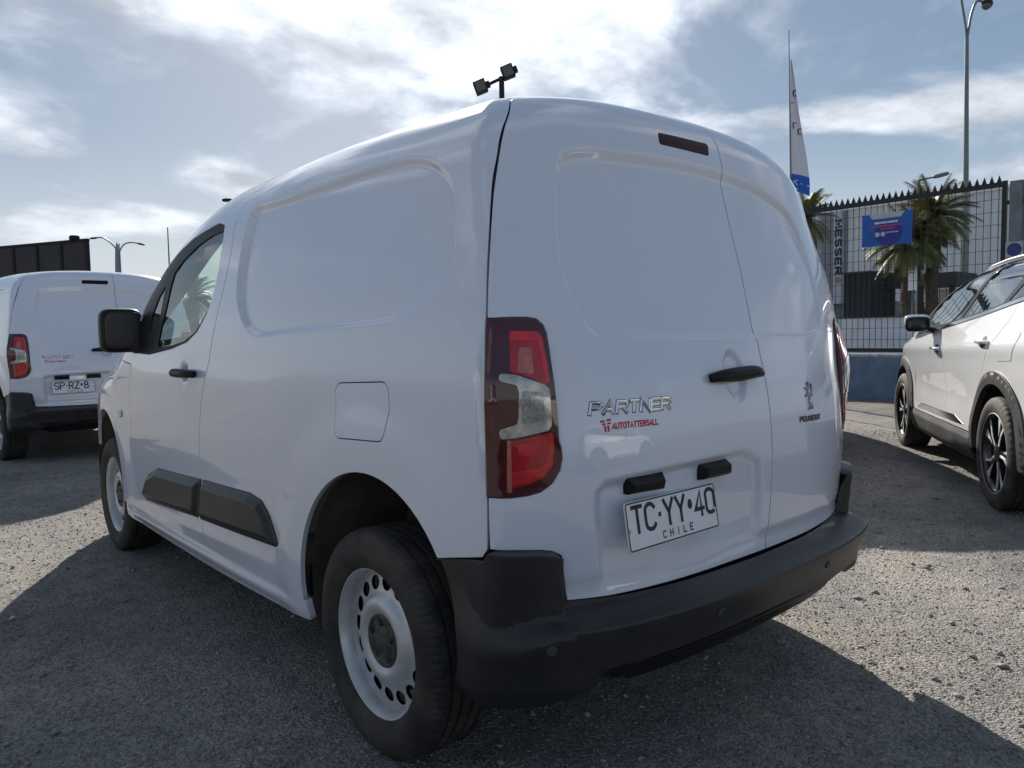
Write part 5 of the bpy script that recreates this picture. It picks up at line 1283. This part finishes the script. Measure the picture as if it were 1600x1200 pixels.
# ------------------------------------------------------------------ beyond the fence
M_CORR = mat('white_cladding', (.66, .68, .71), rough=.55, noise=(.6, .05), dirt=((.42, .42, .42), 1.2, .35))
M_CORRD = mat('grey_cladding', (.20, .215, .245), rough=.55, noise=(.8, .06))
M_CORRM = mat('light_grey_cladding', (.44, .45, .49), rough=.55, noise=(.8, .05))
def corrugated(name, y0, y1, z0, z1, x, m_, parent, pitch=.30, dep=.05):
    V = []; Fc = []; ys = []; y = y0
    while y < y1: ys += [(y, 0), (y+pitch*.35, 0), (y+pitch*.5, dep), (y+pitch*.85, dep)]; y += pitch
    ys.append((y1, 0)); ys = [(min(a, y1), b) for a, b in ys]
    for a, b in ys: V += [(x+b, a, z0), (x+b, a, z1)]
    for i in range(len(ys)-1): Fc.append((2*i, 2*i+1, 2*i+3, 2*i+2))
    return mesh_obj(name, V, Fc, m_, parent)
wh = empty('warehouse', (30, 6, 0)); tag(wh, 'long white corrugated warehouse beyond the street fence', 'building')
corrugated('facade', -16, 7.30, 2.2, 6.12, 0, M_CORR, wh); corrugated('facade', 8.25, 22, 2.2, 6.12, 0, M_CORR, wh)
box_obj('base_band', (.10, 3, 1.1), (.2, 38, 2.2), M_CONC, wh); box_obj('parapet', (.05, 3, 6.17), (.3, 38, .12), mat('bright_flashing', (.78, .79, .80), rough=.4), wh); box_obj('building_core', (6.2, 3, 3.0), (11.9, 37.8, 6.0), M_CORR, wh)
sg = empty('name_sign', (29.9, 13.8, 0)); tag(sg, 'tall grey vertical sign reading MESSER in dark letters on the warehouse', 'sign')
box_obj('sign_panel', (0, .24, 4.15), (.14, .56, 3.9), M_CORRD, sg); box_obj('sign_panel', (0, -.25, 4.15), (.16, .40, 3.9), M_CORRM, sg); box_obj('sign_edge', (0, -.49, 4.15), (.18, .08, 3.9), M_CORRD, sg)
# letters run downwards, their tops towards the right
def down_text(st): return np.array([(-.084, -.14-float(b), 5.70-float(a)) for a, b in st]), np.array([(-1., 0, 0)]*len(st))
stroke_text('sign_text', 'MESSER', lambda st: down_text(np.array(st)), .27, .24, .125, .085, mat('sign_navy', (.012, .018, .055), rough=.5), sg, thick=.0)
ring = bmesh.new(); tube(ring, [(-.09, -.27+.10*math.cos(t), 3.20+.10*math.sin(t)) for t in np.linspace(0, 2*math.pi, 25)], .018, 6, cap=False); bm_obj('sign_ring', ring, mat('sign_orange', (.42, .14, .08), rough=.5), sg, smooth=60)
box_obj('sign_cross', (-.09, -.27, 3.20), (.01, .30, .03), MATS['sign_orange'], sg); box_obj('sign_cross', (-.092, -.27, 3.20), (.01, .03, .30), MATS['sign_orange'], sg)
sw = empty('street_wall', (18, 6.5, 0)); tag(sw, 'plain white wall on the far side of the street', 'wall'); box_obj('wall_body', (0, 0, .70), (.2, 22, 1.40), mat('white_plaster', (.66, .68, .72), rough=.8, noise=(2, .06), dirt=((.4, .4, .4), 2.5, .4)), sw); box_obj('wall_cap', (0, 0, 1.412), (.26, 22, .03), M_CONC, sw)
kiosk = empty('guard_kiosk', (20.0, 8.2, 0)); tag(kiosk, 'dark cladding guard kiosk with a flat canopy behind the white wall', 'building')
M_KD = mat('kiosk_dark', (.022, .027, .036), rough=.6, noise=(2, .1)); M_KC = mat('kiosk_canopy', (.050, .058, .062), rough=.6, noise=(2, .1))
corrugated('kiosk_wall', -.38, .40, 0, 2.72, 0, M_KD, kiosk, pitch=.16, dep=.03); box_obj('kiosk_body', (.85, .01, 1.35), (1.6, .77, 2.70), M_KD, kiosk)
box_obj('kiosk_roof', (.80, .01, 2.745), (1.8, .84, .05), M_KC, kiosk)
rotc = Matrix.Rotation(math.radians(0), 3, 'Z'); box_obj('canopy', (1.9, -1.30, 2.48), (1.6, 1.85, .36), M_KC, kiosk)
for yy in (-1.25, -2.08): box_obj('canopy_post', (1.2, yy, 1.15), (.12, .12, 2.3), M_KD, kiosk)
box_obj('office_wall', (3.2, -1.30, 1.15), (.1, 1.9, 2.3), mat('office_cream', (.42, .41, .34), rough=.8), kiosk)
for yy in (-.75, -1.25, -1.75): box_obj('office_window', (3.13, yy, 1.35), (.04, .26, 1.1), M_KD, kiosk)
# palms
M_PALM = mat('palm_leaf', (.115, .135, .045), rough=.5, noise=(2.5, .45), dirt=((.27, .22, .06), 1.6, .8)); M_TRUNK = mat('palm_trunk', (.075, .060, .048), rough=.95, noise=(9, .35), bump=(14, 1.0, .05)); M_DRY = mat('palm_dry', (.12, .09, .05), rough=.9, noise=(4, .4))
def palm(loc, h, cr, label, seed, nf=44, tr=.20):
    rs = random.Random(seed); root = empty('palm_tree', loc); tag(root, label, 'palm tree', 'palm trees along the street')
    bm = bmesh.new(); n = 12; tube(bm, [(.05*math.sin(k*.7+seed), .04*math.cos(k*.9), h*k/n) for k in range(n+1)], [tr*(1.12-.2*k/n+.05*(k % 2)) for k in range(n+1)], 10); bm_obj('trunk', bm, M_TRUNK, root, smooth=60)
    for nm, mt, cnt, e0, e1 in (('crown', M_PALM, nf, -35, 80), ('dry_fronds', M_DRY, 14, -80, -45)):
        V = []; Fc = []
        for k in range(cnt):
            az = rs.uniform(0, 6.283); el = math.radians(rs.uniform(e0, e1)); Ln = cr*rs.uniform(.75, 1.15)*(1 if nm == 'crown' else .8)
            d = Vector((math.cos(az)*math.cos(el), math.sin(az)*math.cos(el), math.sin(el))); p = Vector((0, 0, h)); side = Vector((-math.sin(az), math.cos(az), 0)); m = 13; pts = []
            for i in range(m+1):
                pts.append(p.copy()); p = p+d*(Ln/m); d = (d+Vector((0, 0, -.085-.04*i/m))).normalized()
            for i in range(1, m):
                up = side.cross((pts[i+1]-pts[i-1]).normalized()); t = (pts[i+1]-pts[i-1]).normalized(); ll = cr*.30*math.sin(math.pi*(.12+.83*i/m))
                for s_ in (-1, 1):
                    for hh in (0, .5):
                        q = pts[i].lerp(pts[i+1], hh); tip = q+(side*s_*.85+t*.65+up*.25).normalized()*ll*rs.uniform(.8, 1.15)+Vector((0, 0, -.10*ll)); w = cr*.020
                        b = len(V); V += [q-t*w, q+t*w, tip]; Fc.append((b, b+1, b+2))
            for i in range(m):
                b = len(V); w = cr*.014*(1-.7*i/m); V += [pts[i]-side*w, pts[i]+side*w, pts[i+1]+side*w*.8, pts[i+1]-side*w*.8]; Fc.append((b, b+1, b+2, b+3))
        mesh_obj(nm, V, Fc, mt, root)
    return root
palm((19.0, 6.40, 0), 3.35, 1.2, 'shaggy palm tree with a thick trunk beside the dark kiosk', 1, 80, .17)
palm((19.4, 5.98, 0), 4.0, 1.10, 'palm tree with spreading fronds rising over the fence spikes', 2, 80, .16)
palm((19.0, 9.25, 0), 4.30, 1.05, 'palm tree whose fronds show beside the rear corner of the white van', 3)
palm((6.5, 23.9, 0), 2.5, 1.0, 'palm tree seen through the side window of the van', 4)
ns = empty('notice_board', (18.6, 6.16, 0)); tag(ns, 'narrow white notice board on a post between two palm trunks', 'sign'); box_obj('board', (0, 0, 2.50), (.03, .21, .82), M_BW, ns); box_obj('board_post', (.03, 0, 1.05), (.05, .05, 2.1), M_CONC, ns)
for k in range(6): box_obj('board_line', (-.018, .0, 2.84-.06*k), (.006, .15, .018), M_CORRD, ns)
# lamps and masts
M_GALV = mat('galvanised_steel', (.18, .21, .20), rough=.45, metal=.6, noise=(3, .1)); M_LBLK = mat('lamp_black', (.012, .012, .012), rough=.6); M_LENS = mat('lamp_lens', (.11, .105, .09), rough=.3)
lp = empty('street_lamp', (22.8, 6.36, 0)); tag(lp, 'very tall green grey street lamp with a round lamp head on a curved arm', 'street lamp')
tube_obj('pole', [(0, 0, 0), (0, 0, 5), (-.03, .05, 9.4)], [.095, .075, .05], M_GALV, lp, n=14)
for s_ in (-1, 1):
    c = [(-.03, .05, 9.35), (-.02, .05-s_*.05, 9.75), (.02, .05-s_*.12, 10.2), (.05, .05-s_*.24, 10.42), (.08, .05-s_*.34, 10.36)]
    if s_ < 0: c = [(-.03, .05, 9.35), (-.05, .09, 9.8), (-.09, .19, 10.5), (-.13, .33, 11.3), (-.15, .5, 11.6)]
    tube_obj('lamp_arm', [Vector(q) for q in curve_through(c, .08)], .035, M_GALV, lp, n=10)
    e = c[-1]; hd = superbox('lamp_head', (e[0], e[1]-s_*.12, e[2]-.10), (.15, .15, .15), (1, 1), M_LBLK, lp); superbox('lamp_lens', (e[0]-.02, e[1]-s_*.12, e[2]-.14), (.13, .13, .125), (1, 1), M_LENS, hd)
l2 = empty('street_lamp', (26.1, 8.92, 0)); tag(l2, 'slim street lamp with a flat lamp head rising behind the palm crown', 'street lamp')
tube_obj('pole', [(0, 0, 0), (0, 0, 6.22)], [.07, .05], M_GALV, l2); tube_obj('lamp_arm', [(0, 0, 6.2), (.13, -.40, 6.25), (.14, -.45, 6.26)], .03, M_GALV, l2)
superbox('lamp_head', (.2, -.62, 6.29), (.10, .26, .06), (.6, .6), M_GALV, l2, rot=Matrix.Rotation(-.12, 3, 'X'))
fl = empty('feather_flag', (7.75, 3.50, .05)); tag(fl, 'white feather flag with a blue foot on a thin pole', 'flag')
tube_obj('flag_pole', [(0, 0, 0), (-.01, .02, 3.1), (-.03, .05, 5.08)], [.018, .013, .006], M_GALV, fl)
fb = np.array([(4.72, .0, .012), (4.45, .0, .05), (4.0, 0, .10), (3.7, 0, .14), (3.4, 0, .19), (3.15, 0, .225), (3.02, 0, .225)])
def flag_mesh(z0, z1, nm, m_, n=26, mcol=9):
    V = []; Fc = []
    for i in range(n+1):
        z = z0+(z1-z0)*i/n; w = float(np.interp(-z, -fb[:, 0], fb[:, 2])); px_ = -.008-.012*(z-3)/2
        for j in range(mcol+1):
            t = j/mcol; wob = .035*math.sin(t*7+z*2.2)*t+.02*math.sin(z*5+t*3)*t
            zz = z-.10*t*sstep(3.6, 2.95, z)
            V.append((px_+wob*.8+w*t*.55, .015+.02*(z-3)/2-w*t*.88+wob*.3, zz))
    for i in range(n):
        for j in range(mcol): a = i*(mcol+1)+j; Fc.append((a, a+1, a+mcol+2, a+mcol+1))
    return mesh_obj(nm, V, Fc, m_, fl, smooth=True)
M_FLW = mat('flag_white', (.62, .60, .66), rough=.8); M_FLB = mat('flag_blue', (.02, .10, .45), rough=.7)
flag_mesh(4.70, 3.20, 'flag_cloth', M_FLW); flag_mesh(3.20, 2.98, 'flag_foot', M_FLB, n=6)
def flag_place(z, t0, sc):
    def f(st):
        out = []
        for a, b in st:
            zz = z-a*sc; w = float(np.interp(-zz, -fb[:, 0], fb[:, 2])); t = t0+b*sc/max(w, .02); wob = .035*math.sin(t*7+zz*2.2)*t+.02*math.sin(zz*5+t*3)*t; px_ = -.008-.012*(zz-3)/2
            out.append((px_+wob*.8+w*t*.55-.007, .015+.02*(zz-3)/2-w*t*.88+wob*.3-.004, zz-.10*t*float(sstep(3.6, 2.95, zz))))
        return np.array(out), np.array([(-.7, -.6, 0)]*len(out))
    return f
for z, t0, tx in ((4.28, .45, 'U'), (3.86, .25, 'L'), (3.78, .65, 'U'), (4.16, .1, 'I')): stroke_text('flag_print', tx, flag_place(z, t0, 1.0), .07, .035, .02, .012, MATS['sign_navy'], fl)
stroke_text('flag_print', 'VI', flag_place(3.13, .15, 1.0), .06, .045, .02, .010, M_BW, fl); stroke_text('flag_print', 'I', flag_place(3.11, .55, 1.0), .03, .09, .02, .012, M_BW, fl)
fd = empty('floodlight_mast', (14.35, 17.24, .05)); tag(fd, 'dark mast carrying two square floodlights above the van roof', 'floodlight')
KF = 25/12; ZF = 9.42
tube_obj('mast', [(0, 0, 0), (0, 0, ZF)], .042*KF, M_LBLK, fd, n=12)
R_ = Vector((_R0[0], _R0[1], 0)); F_ = Vector((_F[0], _F[1], 0)).normalized()
tube_obj('cross_arm', [Vector((0, 0, ZF-.08))-R_*.25*KF-Vector((0, 0, .09*KF)), Vector((0, 0, ZF-.04)), Vector((0, 0, ZF))+R_*.25*KF+Vector((0, 0, .10*KF))], .026*KF, M_LBLK, fd)
for sx, dz in ((-.33, -.13), (.10, .09)):
    c = Vector((0, 0, ZF-.04+dz*KF))+R_*sx*KF
    rr = Matrix.Rotation(.36, 3, F_).inverted() @ Matrix((R_, F_, (0, 0, 1))).transposed()
    hb = box_obj('floodlight_head', c, (.19*KF, .13*KF, .20*KF), M_LBLK, fd, rot=rr, bevel=.02); box_obj('floodlight_glass', c-F_*.068*KF, (.145*KF, .012*KF, .155*KF), M_LENS, hb, rot=rr)
    box_obj('floodlight_fins', c+rr @ Vector((.12*KF, .02*KF, 0)), (.07*KF, .08*KF, .10*KF), M_LBLK, hb, rot=rr, bevel=.02)
lh = empty('street_lamp', (12.2, 35.6, 0)); tag(lh, 'far street lamp whose dark head peeps over the van roof edge', 'street lamp')
tube_obj('pole', [(.9, 0, 0), (.9, 0, 7.6), (.5, 0, 7.95)], .06, M_GALV, lh); superbox('lamp_head', (0, 0, 7.96), (.26, .14, .09), (.7, .7), M_LBLK, lh, rot=Matrix.Rotation(-.1, 3, 'Y'))
dl = empty('street_lamp', (8.72, 41.9, 0)); tag(dl, 'double street lamp with two curved arms above the parked van roof', 'street lamp')
tube_obj('pole', [(0, 0, 0), (0.02, 0, 5.9)], [.11, .075], M_GALV, dl)
for s_, zt in ((-1, .10), (1, -.06)):
    c = [(0, 0, 5.5), (s_*.10, 0, 5.95), (s_*.35, 0, 6.28), (s_*.75, 0, 6.42+zt), (s_*1.0, 0, 6.40+zt)]
    tube_obj('lamp_arm', [Vector(q) for q in curve_through(c, .1)], .035, M_GALV, dl); superbox('lamp_head', (s_*1.12, 0, 6.37+zt), (.20, .10, .05), (.7, .7), M_LBLK, dl, rot=Matrix.Rotation(s_*.18+.0, 3, 'Y'))
f2 = empty('banner_flag', (3.98, 22.5, 0)); tag(f2, 'narrow grey blue banner flag on a pole before the double street lamp', 'flag')
tube_obj('flag_pole', [(.06, 0, 0), (.06, 0, 4.0)], .015, M_GALV, f2); bm = bmesh.new()
vs = [(-.08, 0, 2.4), (.045, 0, 2.4), (.05, .02, 3.3), (.045, .02, 3.95), (.0, .03, 4.05), (-.05, .02, 3.8), (-.08, .01, 3.2)]
a = [bm.verts.new(q) for q in vs]; b = [bm.verts.new((q[0], q[1]+.01, q[2])) for q in vs]; bm.faces.new(a); bm.faces.new(b[::-1])
for i in range(len(a)): bm.faces.new((a[i], b[i], b[(i+1) % len(a)], a[(i+1) % len(a)]))
bm_obj('flag_cloth', bm, mat('flag_grey_blue', (.24, .27, .34), rough=.8), f2)
am = empty('radio_mast', (6.74, 26.93, 0)); tag(am, 'thin bare mast standing beyond the van windscreen pillar', 'mast'); tube_obj('mast', [(0, 0, 0), (0, 0, 5.2)], [.05, .018], M_GALV, am)
# dark hoarding behind the second van
ho = empty('panel_hoarding', (3.24, 22.67, 0)); tag(ho, 'tall dark hoarding of vertical panels with a floodlight on top', 'hoarding')
M_HO = mat('hoarding_dark', (.030, .024, .027), rough=.6, noise=(1.5, .3)); M_HOP = mat('hoarding_post', (.008, .007, .008), rough=.7)
hv = Vector((-1.70, 3.33, 0)).normalized(); ang = math.atan2(hv.y, hv.x)
for k in range(14):
    c = hv*(.52+1.03*k); box_obj('hoarding_panel', (c.x, c.y, 2.03), (.96, .04, 4.06), M_HO, ho, rot=Matrix.Rotation(ang, 3, 'Z'))
    c = hv*(.01+1.03*k); box_obj('hoarding_post', (c.x, c.y, 2.0), (.10, .09, 4.10), M_HOP, ho, rot=Matrix.Rotation(ang, 3, 'Z'))
box_obj('hoarding_rail', (hv.x*7.2, hv.y*7.2, 4.07), (14.5, .10, .07), M_HOP, ho, rot=Matrix.Rotation(ang, 3, 'Z'))
hl_ = superbox('hoarding_light', tuple(Vector((0, 0, 4.15))+hv*.5), (.13, .13, .08), (.5, .5), M_HOP, ho)
